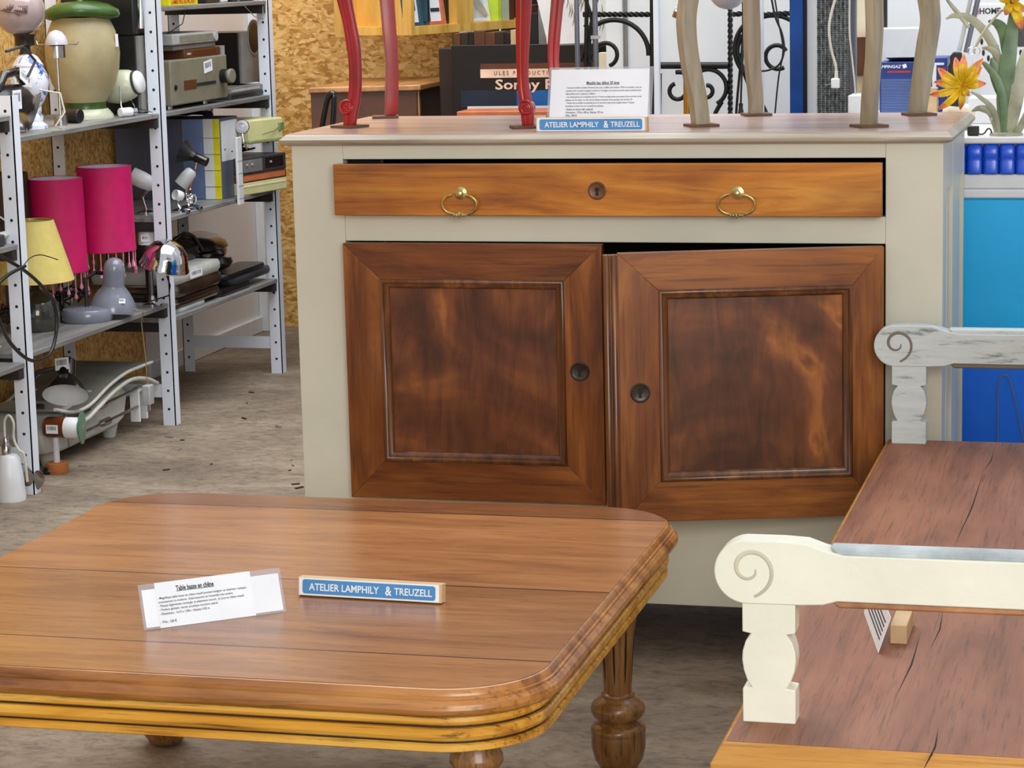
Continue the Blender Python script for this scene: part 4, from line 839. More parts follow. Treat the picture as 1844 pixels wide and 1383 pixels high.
cord = [cc, cc+Vector((.02, .02, -.01)), Vector((-1.815, cc.y+.05, cc.z-.05)), Vector((-1.812, cc.y+.06, .25)), Vector((-1.812, cc.y+.065, .17))]
MB().tube(cord, .0016).build('cord', 'cord_clear', P.R)
t = MB(); t.box(-1.824, -1.80, cord[-1].y-.017, cord[-1].y+.017, .11, .168); pl = t.build('mains_plug', 'lgrey', P.R, bevel=.003); mb = MB(); [mb.cyl((-1.812, cord[-1].y+d, .11), (-1.812, cord[-1].y+d, .09), .0022) for d in (-.009, .009)]; mb.build('plug_pin', 'chrome', pl)
P = PL('table_lamp', 274, 543, Z, 'chrome dome lamp with thin chrome stem beside the middle upright', 'lamp', x=-1.865)
P.part('base', [(18, 543), (18, 540), (7, 537), (5, 530), (4, 526)], 'chrome'); P.part('stem', [(2.4, 530), (2.4, 470)], 'chrome')
c = at(297, 473, x=-1.80); k_ = kk(c)
MB().lathe([(r*k_, z*k_) for r, z in ((46, -8), (46, -6), (43, 0), (41, 8), (36, 22), (27, 33), (14, 40), (.3, 42))], c, RY(.30)@RX(.1), 40, False).build('dome_shade', 'chrome', P.R, smooth=60)
MB().tube([P.p(0, 535, -.01), P.c+Vector((.055, .0, .03)), P.c+Vector((.06, 0, .06)), P.c+Vector((.04, .01, .11)), c], .0022).build('cord', 'black', P.R)
P = PL('desk_lamp', 271, 540, Z, 'black lamp with white labelled cap behind the chrome dome', 'lamp', x=-1.915)
P.part('lamp_body', [(13, 540), (13, 536), (7, 530), (7, 470), (20, 462), (21, 448), (17, 440)], 'black', smooth=50); P.part('cap', [(17, 440), (16.5, 420), (13, 411), (5, 407)], 'white', smooth=50)
sticker(P.R, frame(P.p(3, 428, -17.4*P.k), (1, .2, 0), (0, 0, 1)), .024, .02, 23)
MB().tube([P.p(8, 410), P.p(26, 404), P.p(38, 412), P.p(40, 428), P.p(30, 442)], .0026).build('cord', 'black', P.R)
P = PL('cone_lamp', 236, 551, .3254, 'pale green conical lamp half hidden behind the right fuchsia shade', 'lamp', x=-2.15)
P.part('lamp_base', [(10, 551), (10, 547), (4, 541), (4, 430)], 'dgrey'); P.part('shade', [(46, 432), (46, 430), (22, 392), (20, 392), (44, 432)], 'green_shade', cap=False, smooth=30)
P = PL('drum_lamp', 18, 574, Z, 'dark brown drum shaded lamp behind the yellow one', 'lamp', x=-2.158)
P.part('lamp_base', [(22, 574), (22, 570), (5, 565), (5, 425)], 'dgrey'); P.part('shade', [(49, 425), (46, 312), (45, 312), (48, 425)], 'brown_shade', cap=False, smooth=30)
R = thing('wire_bundle', (-2.05, 1.9, Z), 'dark glass pieces and wires massed beneath the fuchsia shades', 'clutter'); rnd = random.Random(5)
for k in range(4): MB().tube([(-2.08+.06*math.sin(i*1.1+k)+rnd.uniform(-.02, .02), 1.56+.5*(i/22)+.06*math.cos(i*1.7+k), Z+.02+.05*abs(math.sin(i*1.3+k))) for i in range(23)], .003, 6).build('wire', 'black', R)

# --- nearest bay (left edge of the photo)
t = thing('clothes_iron', (-1.93, 1.1, 1.0004), 'black steam iron with white label at the left edge of the upper shelf', 'iron')
y_ = at(20, 205, x=-1.9).y
MB().loops([rrect(.16, .20-i, .05, i, -1.94, y_, 1.0004+q, 6) for i, q in ((0, 0), (0, .035), (.012, .055), (.03, .07))]).build('iron_body', 'black', t, smooth=45)
MB().tube([(-1.9, y_-.07, 1.06), (-1.89, y_-.05, 1.10), (-1.89, y_+.03, 1.105), (-1.9, y_+.08, 1.075)], .012).build('handle', 'black_gloss', t, smooth=60)
sticker(t, SIDE(-1.8585, y_-.045, 1.035), .05, .05, 29); sticker(t, frame((-1.872, y_+.03, 1.09), (0, 1, -.5), (-.2, .5, 1)), .05, .03, 31)
MB().tube([(-1.87, y_+.05, 1.09), (-1.86, y_+.08, 1.13), (-1.87, y_+.03, 1.17), (-1.88, y_-.05, 1.16)], .004).build('power_cord', 'dgrey', t)
p = at(14, 400, x=-1.87)
t = thing('photo_frame', (-1.92, p.y, .6674), 'whitish framed digital screen on the left shelf under the iron', 'frame')
T = frame((-1.90, p.y-.02, .6674+.052), (0, 1, .0), (-.75, 0, .5)); mb = MB(T); mb.box(-.08, .08, -.05, .05, -.014, 0); mb.build('frame', 'scale_white', t, bevel=.003); mb = MB(T); mb.box(-.062, .062, -.034, .034, 0, .0008); mb.build('screen', 'black_gloss', t)
mb = MB(); mb.box(-1.95, -1.87, p.y-.06, p.y+.05, .6674, .6674+.012); mb.build('stand', 'grey', t, bevel=.002)
p = at(5, 445, x=-1.85); tag(MB().box(-1.90, -1.85, p.y-.06, p.y+.018, .6674+.0125-.0121, .6674+.030).build('adapter', 'dgrey', bevel=.004), 'small dark grey box at the left edge before the framed screen', 'box')
p = at(8, 682, z=.3554); R = thing('cake_tin', (-1.93, 1.08, .3554), 'round tin with a white paper on top at the left edge', 'tin')
MB().lathe([(.085, 0), (.088, .003), (.088, .05), (.09, .052), (.088, .054)], (-1.93, 1.07, .3554), None, 36).build('tin_body', 'steel', R, smooth=40); mb = MB(Matrix.Translation((-1.92, 1.07, .4098))); mb.box(-.06, .06, -.08, .08, 0, .001); mb.build('paper_sheet', 'paper', R)
xw = -1.775
R = thing('electric_cable', tuple(at(60, 640, x=xw)), 'thick black cable hanging in a loop over the first upright', 'cable')
def catm(P, n=6):
    o_ = []
    for i in range(len(P)-1):
        a, b, c_, d = P[max(i-1, 0)], P[i], P[i+1], P[min(i+2, len(P)-1)]
        for j in range(n): t = j/n; o_.append(.5*((2*b)+(c_-a)*t+(2*a-5*b+4*c_-d)*t*t+(3*b-a-3*c_+d)*t**3))
    return o_+[P[-1]]
MB().tube(catm([at(u, v, x=xw+d) for u, v, d in ((-30, 440, 0), (10, 466, 0), (45, 488, 0), (75, 515, 0), (97, 545, 0), (102, 585, 0), (97, 620, 0), (85, 642, 0), (62, 650, 0), (40, 640, 0), (15, 612, 0), (0, 580, .01), (-12, 540, .01), (-5, 515, .01), (15, 495, .008), (45, 479, .012))]), .0048).build('cable', 'black', R, smooth=60)
MB().tube(catm([at(u, v, x=xw) for u, v in ((44, 476), (55, 464), (72, 459), (90, 463), (104, 468))]), .0014).build('thin_wire', 'black', R)
# --- floor goods under the shelves
R = thing('baby_scale', (-2.02, 1.95, 0), 'white enamel baby scale with curved trays on the floor under the shelves', 'scale')
mb = MB(); P_ = [(1.52, .045), (1.50, .10), (1.56, .155), (2.05, .155), (2.09, .12), (2.06, .05), (2.0, .035), (1.62, .035)]
xs = -1.93
mb.loops([[(x, y, z) for y, z in P_] for x in (-2.16, xs)]); mb.build('scale_body', 'scale_white', R, bevel=.01)
[MB().lathe([(.018, 0), (.028, .042)], (x, y, 0), None, 16).build('foot', 'scale_white', R) for x in (-2.12, -1.965) for y in (1.60, 2.02)]
def tray(P2, m, nm, x0, x1, r_=.008):
    mb = MB(); pts = catm([Vector((0, a, b)) for a, b in P2], 5); up_ = [(p.y, p.z) for p in pts]; dn = [(p.y, p.z-.006) for p in pts][::-1]
    o_ = mb.prism(up_+dn, x0, x1, 'YZ').build(nm, m, R, smooth=50)
    mb = MB(); mb.tube([(x1, a, b) for a, b in up_], r_); mb.tube([(x0, a, b) for a, b in up_], r_); mb.build('tray_rim', 'cord_white', o_, smooth=60)
pa = lambda u, v: (lambda p: (p.y, p.z))(at(u, v, x=-1.87))
tray([pa(*q) for q in ((108, 738), (140, 742), (170, 730), (205, 695), (235, 672), (262, 660), (282, 652))], 'tray', 'upper_tray', -2.145, -1.885, .005)
tray([pa(*q) for q in ((120, 765), (160, 758), (185, 735), (215, 705), (245, 684), (272, 682), (292, 690))], 'scale_white', 'lower_tray', -2.13, -1.885, .006)
[MB().cyl((x, y, .15), (x, y, .175), .008).build('tray_support', 'scale_white', R) for x in (-1.93, -2.1) for y in (1.82, 1.98)]
for z_, a, b in ((.125, 1.60, 2.10), (.072, 1.62, 2.12)):
    o_ = MB().cyl((-1.905, a, z_), (-1.905, b, z_+.006), .0045).build('sliding_bar', 'steel', R); MB().cyl((-1.905, (a+b)/2-.03, z_+.003), (-1.905, (a+b)/2+.02, z_+.003), .011, 16).build('sliding_weight', 'steel', o_); MB().cyl((-1.905, a, z_-.02), (-1.905, a, z_+.02), .005).build('bar_stop', 'steel', o_)
MB().box(-1.93, -1.928, 1.75, 1.80, .11, .125).build('maker_plate', 'yellow', R); mb = MB(); mb.box(-1.93, -1.9, 2.1, 2.11, .03, .13); mb.box(-1.93, -1.9, 2.11, 2.16, .12, .13); mb.box(-1.93, -1.9, 2.155, 2.165, .03, .13); mb.build('end_bracket', 'white', R, bevel=.002)
R = thing('clamp_lamp', tuple(at(112, 722, z=0)), 'black shaded lamp with white inside and barcode label, under the shelf', 'lamp')
c = at(118, 712, x=-1.90); k_ = kk(c); A = RY(-.22)@RX(-.62); R['_o'] = (c.x, c.y, .158); R.location = (c.x, c.y, .158)
MB().lathe([(r*k_, z*k_) for r, z in ((42, 0), (34, 14), (24, 28), (17, 36), (16.5, 40), (15.5, 70), (10, 75), (.3, 76))], c, A, 36, False).build('shade', 'black_gloss', R, smooth=40)
MB().lathe([(r*k_, z*k_) for r, z in ((41.5, 0), (33, 13), (20, 28), (.3, 33))], c, A, 36, False).build('shade_lining', 'white', R, smooth=60)
MB().tube([c+A@Vector((0, 0, 60*k_)), c+Vector((-.09, .02, .06)), c+Vector((-.12, .01, .03)), Vector((c.x-.11, c.y, .17))], .007).build('arm', 'dgrey', R); MB().lathe([(.04, 0), (.04, .01), (.01, .014)], (c.x-.11, c.y, .158), None, 28).build('base', 'dgrey', R)
sticker(R, frame(c+A@Vector((0, -17.3*k_, 56*k_)), (1, 0, .15), (-.1, .3, 1)), .042, .034, 37)
c = at(120, 770, x=-1.86); R = thing('bottle', (c.x, c.y, c.z-.03), 'brown glass jar lying on its side with paper labels on a stick and cork foot', 'jar')
A = RY(math.pi/2)@RX(.0); MB().lathe([(.026, -.06), (.029, -.055), (.029, .0)], c+Vector((0, 0, 0)), A, 28).build('glass_body', 'amber', R, smooth=40); MB().lathe([(.029, 0), (.029, .03), (.024, .04)], c, A, 28).build('cap', 'white', R, smooth=40)
MB().lathe([(.046, .041), (.046, .044)], c, RZ(.22)@A, 32).build('green_disc', plain('dark_green_glass', (70, 120, 92), .15), R, smooth=30); sticker(R, frame(c+Vector((-.03, -.0298, 0)), (1, 0, 0), (0, 0, 1)), .035, .024, 41)
MB().cyl((c.x-.035, c.y, .03), (c.x-.035, c.y, c.z-.028), .009).build('stick', 'white', R); MB().lathe([(.03, 0), (.032, .004), (.031, .028), (.028, .03)], (c.x-.035, c.y, 0), None, 20).build('cork_foot', 'cork', R)
R['_o'] = (c.x, c.y, 0); o_l = R.location.copy(); d_ = Vector((c.x, c.y, 0))-o_l
R.location = (c.x, c.y, 0)
for ch in R.children: ch.location -= d_; 
c = at(20, 900, z=0); R = thing('lamp', tuple(c), 'white conical lamp with chrome neck standing on the floor at the left edge', 'lamp'); k_ = kk(c)
MB().lathe([(r*k_, z*k_) for r, z in ((27, 0), (27.5, 6), (25, 40), (20, 76), (16, 82), (8, 84))], c, None, 32).build('cone', 'white', R, smooth=40); MB().lathe([(r*k_, z*k_) for r, z in ((9, 84), (9, 98), (5, 104), (4, 116))], c+Vector((-.005, 0, 0)), None, 20).build('neck', 'chrome', R, smooth=40)
MB().tube(catm([c+Vector((x, 0, z)) for x, z in ((-.007, .165), (-.005, .21), (.008, .225), (.02, .205), (.018, .165), (.03, .135), (.045, .12), (.05, .05))]), .0035).build('cord', 'cord_white', R)
c = at(56, 886, z=0); R = thing('lamp_bulb', (c.x, c.y, 0), 'silvered bulb lamp with a barcode label beside the first upright foot', 'lamp'); k_ = kk(c); A = RY(-.25)@RX(.9)
MB().lathe([(r*k_, z*k_) for r, z in ((.5, -20), (12, -17), (21, -7), (22, 0), (17, 20), (13, 32), (12, 42))], c+Vector((.006, 0, .034)), A, 28, False).build('bulb', 'steel', R, smooth=60)
sticker(R, frame(c+Vector((.004, -.014, .074)), (1, .1, -.45), (.3, .7, .9)), .036, .024, 43)
p = at(100, 852, z=0); tag(MB(Matrix.Translation((p.x, p.y, 0)) @ Matrix.Rotation(.6, 4, 'Z')).loops([rrect(.07, .035, .015, i, 0, 0, q, 5) for i, q in ((.004, .0), (0, .006), (.002, .014), (.008, .018))]).build('shoe_heel', 'black', smooth=50), 'small black rubber piece lying on the floor behind the first upright', 'rubber piece')
rnd = random.Random(11)
for i in range(26):
    u, v = rnd.uniform(110, 540), rnd.uniform(670, 880)
    if v < 700+.9*(540-u)*.3 and u < 330: continue
    p = at(u, v, z=0); r_ = rnd.uniform(.003, .009); mb = MB(Matrix.Translation((p.x, p.y, .0)) @ Matrix.Rotation(rnd.uniform(0, 6), 4, 'Z')); mb.box(-r_*1.6, r_*1.6, -r_*.5, r_*.5, 0, .003)
    o_ = mb.build('debris_flake', 'desk_dark' if i % 3 else 'tray', smooth=0); tag(o_, 'tiny dry fragment lying on the concrete floor near the shelving', 'debris', 'fragments scattered on the floor')
# ------------------------------------------------------------------ left background
P0, P1, P2 = at(603, 63, z=1.12), at(742, 64, z=1.12), at(935, 50, z=1.12)
ex = (P2-P1); Lb = ex.length+.25; ex.normalize(); ey = Vector((-ex.y, ex.x, 0)); Dp = (P1-P0).length
if ey.dot(P0-P1) < 0: ey = -ey
T = Matrix.Identity(4)
for i, v in enumerate((ex, ey, Vector((0, 0, 1)))):
    for j in range(3): T[j][i] = v[j]
T.translation = P1
BK = thing('bookcase', tuple(P1), 'yellow beech veneer shelf cabinet hanging in front of the chipboard wall', 'bookcase')
def tb(x0, x1, y0, y1, z0, z1): return MB(T).box(x0, x1, y0, y1, z0, z1)
sd = (P0-P1); e2 = sd.normalized(); T2 = Matrix.Identity(4); n2 = Vector((-e2.y, e2.x, 0))
MB().loops([[tuple(P1+Vector((0, 0, z))), tuple(P0+Vector((0, 0, z))), tuple(P0+ex*.02+Vector((0, 0, z))), tuple(P1+ex*.02+Vector((0, 0, z)))] for z in (0, .7)]).build('side_panel', 'beech', BK)
zf = .030
tb(.02, Lb, 0, .28, 0, zf).build('shelf', 'beech', BK, bevel=.001); tb(.02, Lb, .27, .28, zf, .7).build('back_panel', 'beech', BK); tb(0, Lb, 0, .28, .68, .7).build('top_panel', 'beech', BK)
pv = [at(835, 40, x=P1.x)]
def along(u, v=40):                       # distance along the shelf front seen at photo column u
    best = 0
    for i in range(400):
        q = P1+ex*(Lb*i/400); d = q-Vector(CAM[4:7]); uu = 922+CAM[0]*1000*d.dot(R_)/d.dot(F_)
        if uu < u: best = Lb*i/400
    return best
tb(along(824)-.0, along(854), .0, .27, zf, .68).build('divider', 'beech', BK)
def stand(u0, u1, y, t_, h, fm, im, label, tilt=0, pic=None):
    x0, x1 = along(u0), along(u1); R = thing('picture_frame', tuple(P1+ex*x0+Vector((0, 0, zf))), label, 'picture frame')
    Tt = T @ Matrix.Translation((x0, y, zf+.0005)) @ Matrix.Rotation(-tilt, 4, 'X'); w_ = x1-x0
    mb = MB(Tt); f = .012
    mb.box(0, w_, 0, t_, 0, f); mb.box(0, w_, 0, t_, h-f, h); mb.box(0, f*1.6, 0, t_, f, h-f); mb.box(w_-f*1.6, w_, 0, t_, f, h-f); mb.build('frame', fm, R, bevel=.001)
    mb = MB(Tt); mb.box(f, w_-f, t_*.4, t_*.6, f, h-f); im_ = mb.build('mount', im, R)
    if pic: mb = MB(Tt); mb.box(w_*.35, w_*.66, t_*.3, t_*.4, h*.33, h*.8); mb.build('picture', pic, R)
    return R, Tt, w_
stand(746, 774, .02, .02, .16, 'teal', 'paper', 'teal framed picture on the yellow shelf, left of the others', .12, 'post_grey')
stand(775, 779, .01, .1, .15, 'teal', 'sky_print', 'thin pale blue frame edge between two pictures on the yellow shelf')
R, Tt, w_ = stand(782, 814, .02, .02, .16, 'orange_wood', 'paper', 'wood framed script picture with barcode on the yellow shelf', .12)
mb = MB(Tt); [mb.tube([(w_*.25+.003*i+.01*k, .006, .135-.018*k+.003*math.sin(i*1.3)) for i in range(18)], .0007, 5) for k in range(3)]; [mb.box(w_*.3+w_*.05*i, w_*.3+w_*.05*i+w_*.03, .006, .0075, .045, .058) for i in range(10)]; mb.build('lettering', 'ink', R, smooth=0)
stand(816, 823, .03, .1, .2, 'black', 'desk_dark', 'dark framed picture edge against the shelf divider', .0)
R, Tt, w_ = stand(857, 902, .04, .02, .2, 'white', 'sky_print', 'pale framed print of a large white feather on the yellow shelf', .15)
mb = MB(Tt); mb.tube([(w_*(.95-.9*i/8), .004, .02+.14*(i/8)**1.6) for i in range(9)], [.004+.022*math.sin(math.pi*i/8) for i in range(9)], 8, flat=.002); mb.build('picture', 'white', R, smooth=60)
tag(tb(along(903), along(908), .01, .12, zf+.0005, .2).build('book', plain('lime_cover', (196, 220, 60), .5)), 'lime green thin book upright beside the feather print', 'book')
tag(tb(along(911), along(922), .01, .12, zf+.0005, .2).build('book', 'cup'), 'pale greenish book upright right of the lime green one', 'book')
tag(tb(along(924), along(931), .01, .12, zf+.0005, .22).build('book', 'desk_brown'), 'dark brown book at the right end of the yellow shelf', 'book')
# brown desk
Q0, Q1, Q2 = at(640, 155, z=.962), at(752, 152, z=.962), at(830, 136, z=.962)
DK = thing('desk', (Q1.x, Q1.y+.2, 0), 'brown desk with dark open side behind the sideboard', 'desk'); fx = (Q2-Q1).normalized(); fy = (Q0-Q1).normalized()
def quad(mb, x0, x1, y0, y1, z0, z1):
    c_ = [Q1+fx*a+fy*b for a, b in ((x0, y0), (x1, y0), (x1, y1), (x0, y1))]; return mb.loops([[(p.x, p.y, z) for p in c_] for z in (z0, z1)])
Lx = (Q2-Q1).length; Ly = (Q0-Q1).length+.15
quad(MB(), -.02, Lx+.015, -.015, Ly, .942, .962).build('desk_top', 'desk_top', DK, bevel=.004)
quad(MB(), 0, .015, 0, Ly, 0, .941).build('side_panel', 'desk_brown', DK); quad(MB(), .0, .016, -.004, .006, 0, .941).build('edge_band', 'desk_top', DK)
quad(MB(), Lx-.018, Lx, -.004, Ly, 0, .941).build('side_panel', 'desk_brown', DK); quad(MB(), Lx-.018, Lx, -.008, -.004, 0, .941).build('edge_band', 'desk_top', DK); quad(MB(), .016, Lx-.018, Ly-.03, Ly-.02, 0, .941).build('back_panel', 'desk_dark', DK)
quad(MB(), .016, Lx-.018, 0, Ly-.03, .6, .615).build('shelf', 'desk_dark', DK)
# black tubular chair back
y_ = 2.5; R = thing('tubular_chair', tuple(at(588, 230, y=y_)), 'black tubular metal chair back by the chipboard wall', 'chair'); p_ = at(588, 230, y=y_); R['_o'] = (p_.x, y_, 0); R.location = (p_.x, y_, 0)
pts = catm([at(u, v, y=y_) for u, v in ((578, 240), (584, 205), (590, 178), (596, 168), (601, 172), (601, 195), (599, 225), (597, 245))]); a_, b_ = pts[0], pts[-1]
MB().tube([Vector((a_.x-.03, y_, .001))]+pts+[Vector((b_.x+.02, y_, .001))], .009).build('frame_tube', 'black_gloss', R, smooth=60)
for k in (0, 1): MB().tube([Vector((a_.x-.03+.1*k, y_+.4, .001)), Vector((a_.x-.01+.06*k, y_+.38, .45)), Vector((a_.x-.006+.06*k, y_+.003, .46))], .009).build('frame_tube', 'black_gloss', R, smooth=60)
MB().box(a_.x-.02, a_.x+.10, y_+.02, y_+.38, .45, .48).build('seat', 'black', R, bevel=.01)
# big black box with lettering
y_ = 3.1; a_, b_ = at(812, 82, y=y_), at(1078, 190, y=y_); g_ = b_.x
BB = thing('poster_box', ((a_.x+b_.x)/2, y_+.05, 0), 'large black printed panel with pale lettering behind the red chair', 'panel')
MB().box(a_.x, b_.x, y_, y_+.04, .0, a_.z).build('panel', 'black', BB, bevel=.002)
def pr(u0, v0, u1, v1, m, nm, d=.0012): p, q = at(u0, v0, y=y_), at(u1, v1, y=y_); return MB().box(p.x, q.x, y_-d, y_, q.z, p.z).build(nm, m, BB, smooth=0)
M['pinkish'] = plain('pinkish_cream_print', (238, 204, 182), .5)
pr(865, 125, 1078, 138, 'pinkish', 'pale_band'); pr(865, 115, 1078, 125, 'desk_brown', 'brown_band', .0008); pr(830, 163, 930, 192, plain('navy', (22, 34, 54), .5), 'blue_band', .0008); pr(930, 163, 1060, 192, plain('bright_blue', (14, 98, 168), .5), 'blue_band', .0009); pr(842, 191.5, 1060, 194.5, 'white', 'white_line', .0016)
def tx_(body, u0, v0, u1, v1, m, bold=0, sp=None):
    p, q = at(u0, v0, y=y_), at(u1, v1, y=y_); return MB().text(body, FRONT((p.x+q.x)/2, y_-.002, (p.z+q.z)/2), q.x-p.x, p.z-q.z, bold).build('lettering', m, BB, smooth=0)
tx_('U L E S   P R O D U C T I', 890, 128, 986, 134, 'ink'); tx_('Sonny R', 892, 143, 1002, 166, 'pinkish', .02)
a_, b_ = at(822, 201, y=2.85), at(1075, 205, y=2.85)
tag(MB().box(a_.x, b_.x, 2.85, 3.0, 0, a_.z).build('low_cabinet', 'orange_wood', bevel=.003), 'reddish brown wood cabinet top below the black panel', 'cabinet')
# dark row above the black panel
rnd = random.Random(4); y_ = 3.25; x = at(815, 60, y=y_).x; xe = at(985, 60, y=y_).x; zb = at(900, 82, y=3.1).z
t = thing('storage_cabinet', ((x+xe)/2, 3.4, 0), 'dark brown cabinet carrying a row of dark books behind the black panel', 'cabinet'); MB().box(x-.05, at(1080, 60, y=y_).x, y_, y_+.3, 0, zb-.012).build('body', 'desk_dark', t, bevel=.003)
i = 0; nm_ = ('brown', 'black', 'grey', 'tan'); pos = ('leftmost', 'second', 'third', 'fourth', 'fifth', 'sixth', 'seventh', 'eighth', 'ninth', 'tenth', 'eleventh', 'twelfth', 'thirteenth', 'fourteenth')
while x < xe and i < 14:
    w_ = rnd.uniform(.018, .04); k = i % 4
    R = MB().box(x, x+w_-.001, y_+.01, y_+.2, zb-.0115, zb+(rnd.uniform(.035, .045) if i < 8 else rnd.uniform(.09, .13))).build('book', ('desk_brown', 'black', 'grey', 'tan')[k] if i > 6 else ('desk_brown', 'desk_dark', 'black', 'desk_brown')[k], bevel=.001)
    tag(R, 'dark book in the row above the black panel, %s from the left' % pos[i], 'book', 'books above the black panel'); x += w_; i += 1
# leaning white picture
y_ = 2.9; q = [at(u, v, y=y_) for u, v in ((962, -20), (1100, -20), (1100, 76), (987, 82))]
R = thing('canvas_picture', ((q[0].x+q[1].x)/2, y_, q[3].z), 'large pale print with grey brush strokes leaning over the black panel', 'picture')
MB().loops([[(p.x, y_+d, p.z) for p in q] for d in (0, .015)]).build('canvas', 'white', R); mb = MB()
for k in range(24):
    u, v = rnd.uniform(998, 1090), rnd.uniform(-10, 66); p = at(u, v, y=y_-.001); mb.tube([p, p+Vector((.006, 0, .02)), p+Vector((.004, 0, .045))], [.0003, .0022, .0003], 5, flat=.0005)
mb.build('brush_stroke', 'warmgrey', R, smooth=0)
MB().loops([[(p.x, y_+d, p.z+o_) for p, o_ in ((at(987, 83, y=y_), 0), (at(1100, 78, y=y_), 0), (at(1100, 75, y=y_), 0), (at(987, 80, y=y_), 0))] for d in (-.003, .015)]).build('frame_edge', 'grey', R)
for u, vb, m, nm, lb in ((1070, 0, 'cream_wall', 'panel_board', 'cream board behind the iron headboard, left of the white wall'),):
    a_, b_ = at(1078, 95, y=2.75), at(1097, 118, y=2.75); tag(MB().box(a_.x, b_.x, 2.75, 2.79, 0, a_.z).build(nm, m, bevel=.001), lb, 'board')
# clothes rail posts
for u, r_, lb in ((1040, .007, 'left grey metal pole of the rack before the white wall'), (1073, .0072, 'right grey metal pole of the rack before the white wall')):
    p = at(u, 100, y=2.05); R = thing('metal_pole', (p.x, 2.05, 0), lb, 'pole'); MB().cyl((p.x, 2.05, 0.002), (p.x, 2.05, 2.0), r_).build('tube', 'post_grey', R); MB().lathe([(.03, 0), (.03, .004)], (p.x, 2.05, 0), None, 20).build('foot', 'post_grey', R)
    if u > 1050: MB().box(p.x-.012, p.x+.012, 2.042, 2.058, at(0, 0, y=2.05).z*0+at(u, 70, y=2.05).z, at(u, 64, y=2.05).z).build('clamp', 'lgrey', R)
# wrought iron headboards
def irons(name, y, segs, label, extra=()):
    R = thing(name, (at(segs[0][0][0][0], 100, y=y).x, y, 0), label, 'headboard')
    for pts, r_, nm in segs:
        P_ = [at(u, v, y=y) for u, v in pts]; P_ = catm(P_, 8) if len(P_) > 2 else P_
        if nm == 'twisted_bar':
            n_ = 60; mb = MB(); a_, b_ = P_[0], P_[-1]; dv = (b_-a_); t_ = dv.normalized(); up_ = Vector((0, 1, 0)); bi = t_.cross(up_); Ls = []
            n_ = int(dv.length/.004)
            for i in range(n_+1):
                ph = i*.42; Ls.append([a_+dv*(i/n_)+(up_*math.cos(ph+j*math.pi/2)+bi*math.sin(ph+j*math.pi/2))*r_*1.3 for j in range(4)])
            mb.loops(Ls).build(nm, 'iron', R, smooth=0)
        else: MB().tube(P_, r_, 8, flat=r_).build(nm, 'iron', R, smooth=60)
    return R
def arc(cu, cv, r_, a0, a1, n=12, r1=None): return [(cu+(r_+((r1 or r_)-r_)*i/n)*math.cos(math.radians(a0+(a1-a0)*i/n)), cv-(r_+((r1 or r_)-r_)*i/n)*math.sin(math.radians(a0+(a1-a0)*i/n))) for i in range(n+1)]
y_ = 2.12; LO = at(1100, 240, y=y_).z
irons('iron_headboard', y_, [([(1050, 26), (1176, 26)], .006, 'twisted_bar'), (arc(1106, 98, 62, 128, -2), .0068, 'arch'), (arc(1090, 98, 20, 140, -70, 12, 22), .006, 'scroll'), ([(1052, -10), (1066, 40), (1060, 90), (1066, 130)], .005, 'scroll'), ([(1046, 110), (1060, 60), (1072, 10), (1080, -20)], .005, 'scroll'), ([(1057, -20), (1052, 300)], .006, 'post'), ([(1174, -10), (1174, 300)], .0062, 'post'), ([(1056, 118), (1070, 90), (1066, 60), (1052, 45)], .004, 'scroll')], 'black wrought iron headboard with an arch, between the metal poles and the price card')
irons('iron_gate', y_-.02, [([(1188, 118), (1312, 118)], .0095, 'flat_bar'), ([(1315, 17), (1315, 420)], .0058, 'twisted_bar'), (arc(1275, 158, 33, 150, -60), .0062, 'scroll'), (arc(1272, 162, 15, -120, 90, 12, 8), .006, 'scroll'), ([(1300, 183), (1284, 215), (1262, 300)], .0062, 'scroll'), (arc(1222, 160, 30, 100, 20), .0062, 'scroll'), (arc(1220, 164, 14, 110, 330, 12, 15), .006, 'scroll'), ([(1188, 132), (1186, 420)], .006, 'post')], 'black wrought iron panel with heart shaped scrolls behind the left taupe leg')
irons('iron_headboard', y_+.04, [([(1320, 26), (1342, 24)], .006, 'twisted_bar'), ([(1374, 27), (1422, 24)], .0062, 'twisted_bar'), (arc(1392, 90, 62, 60, 120), .006, 'arch'), (arc(1385, 88, 62, 110, 250), .0064, 'arch'), (arc(1400, 101, 24, -60, -330, 14, 18), .006, 'scroll'), ([(1338, -10), (1338, 60), (1334, 110), (1326, 200), (1322, 300)], .0036, 'bar'), ([(1336, 62), (1328, 90), (1335, 115), (1352, 160), (1380, 205), (1400, 300)], .0062, 'arch')], 'black wrought iron headboard with spirals, left of the blue post')
def cable(pts, y, r_, m, label, nm='hanging_cable', plug=None):
    P_ = catm([at(u, v, y=y) for u, v in pts]); R = thing(nm, tuple(P_[-1]), label, 'cable'); MB().tube(P_, r_).build('cord', m, R, smooth=60)
    if plug: plug(R, P_[-1])
def blackplug(R, p): MB().lathe([(.006, 0), (.0055, -.012), (.009, -.03)], p, None, 14).build('plug', 'black', R)
cable([(1344, -90), (1342, 0), (1340, 60), (1336, 130), (1334, 186)], 1.98, .0028, 'black', 'straight black lead with a plug hanging before the iron headboard', plug=blackplug)
cable([(1388, -10), (1396, 30), (1408, 60), (1412, 90), (1404, 115), (1385, 126), (1368, 128)], 1.97, .0028, 'black', 'black lead looping before the spiral headboard near the blue post')
cable([(1394, -10), (1402, 40), (1410, 90), (1402, 140), (1396, 200), (1392, 260)], 1.99, .0022, 'black', 'thin black lead hanging down just left of the blue post')
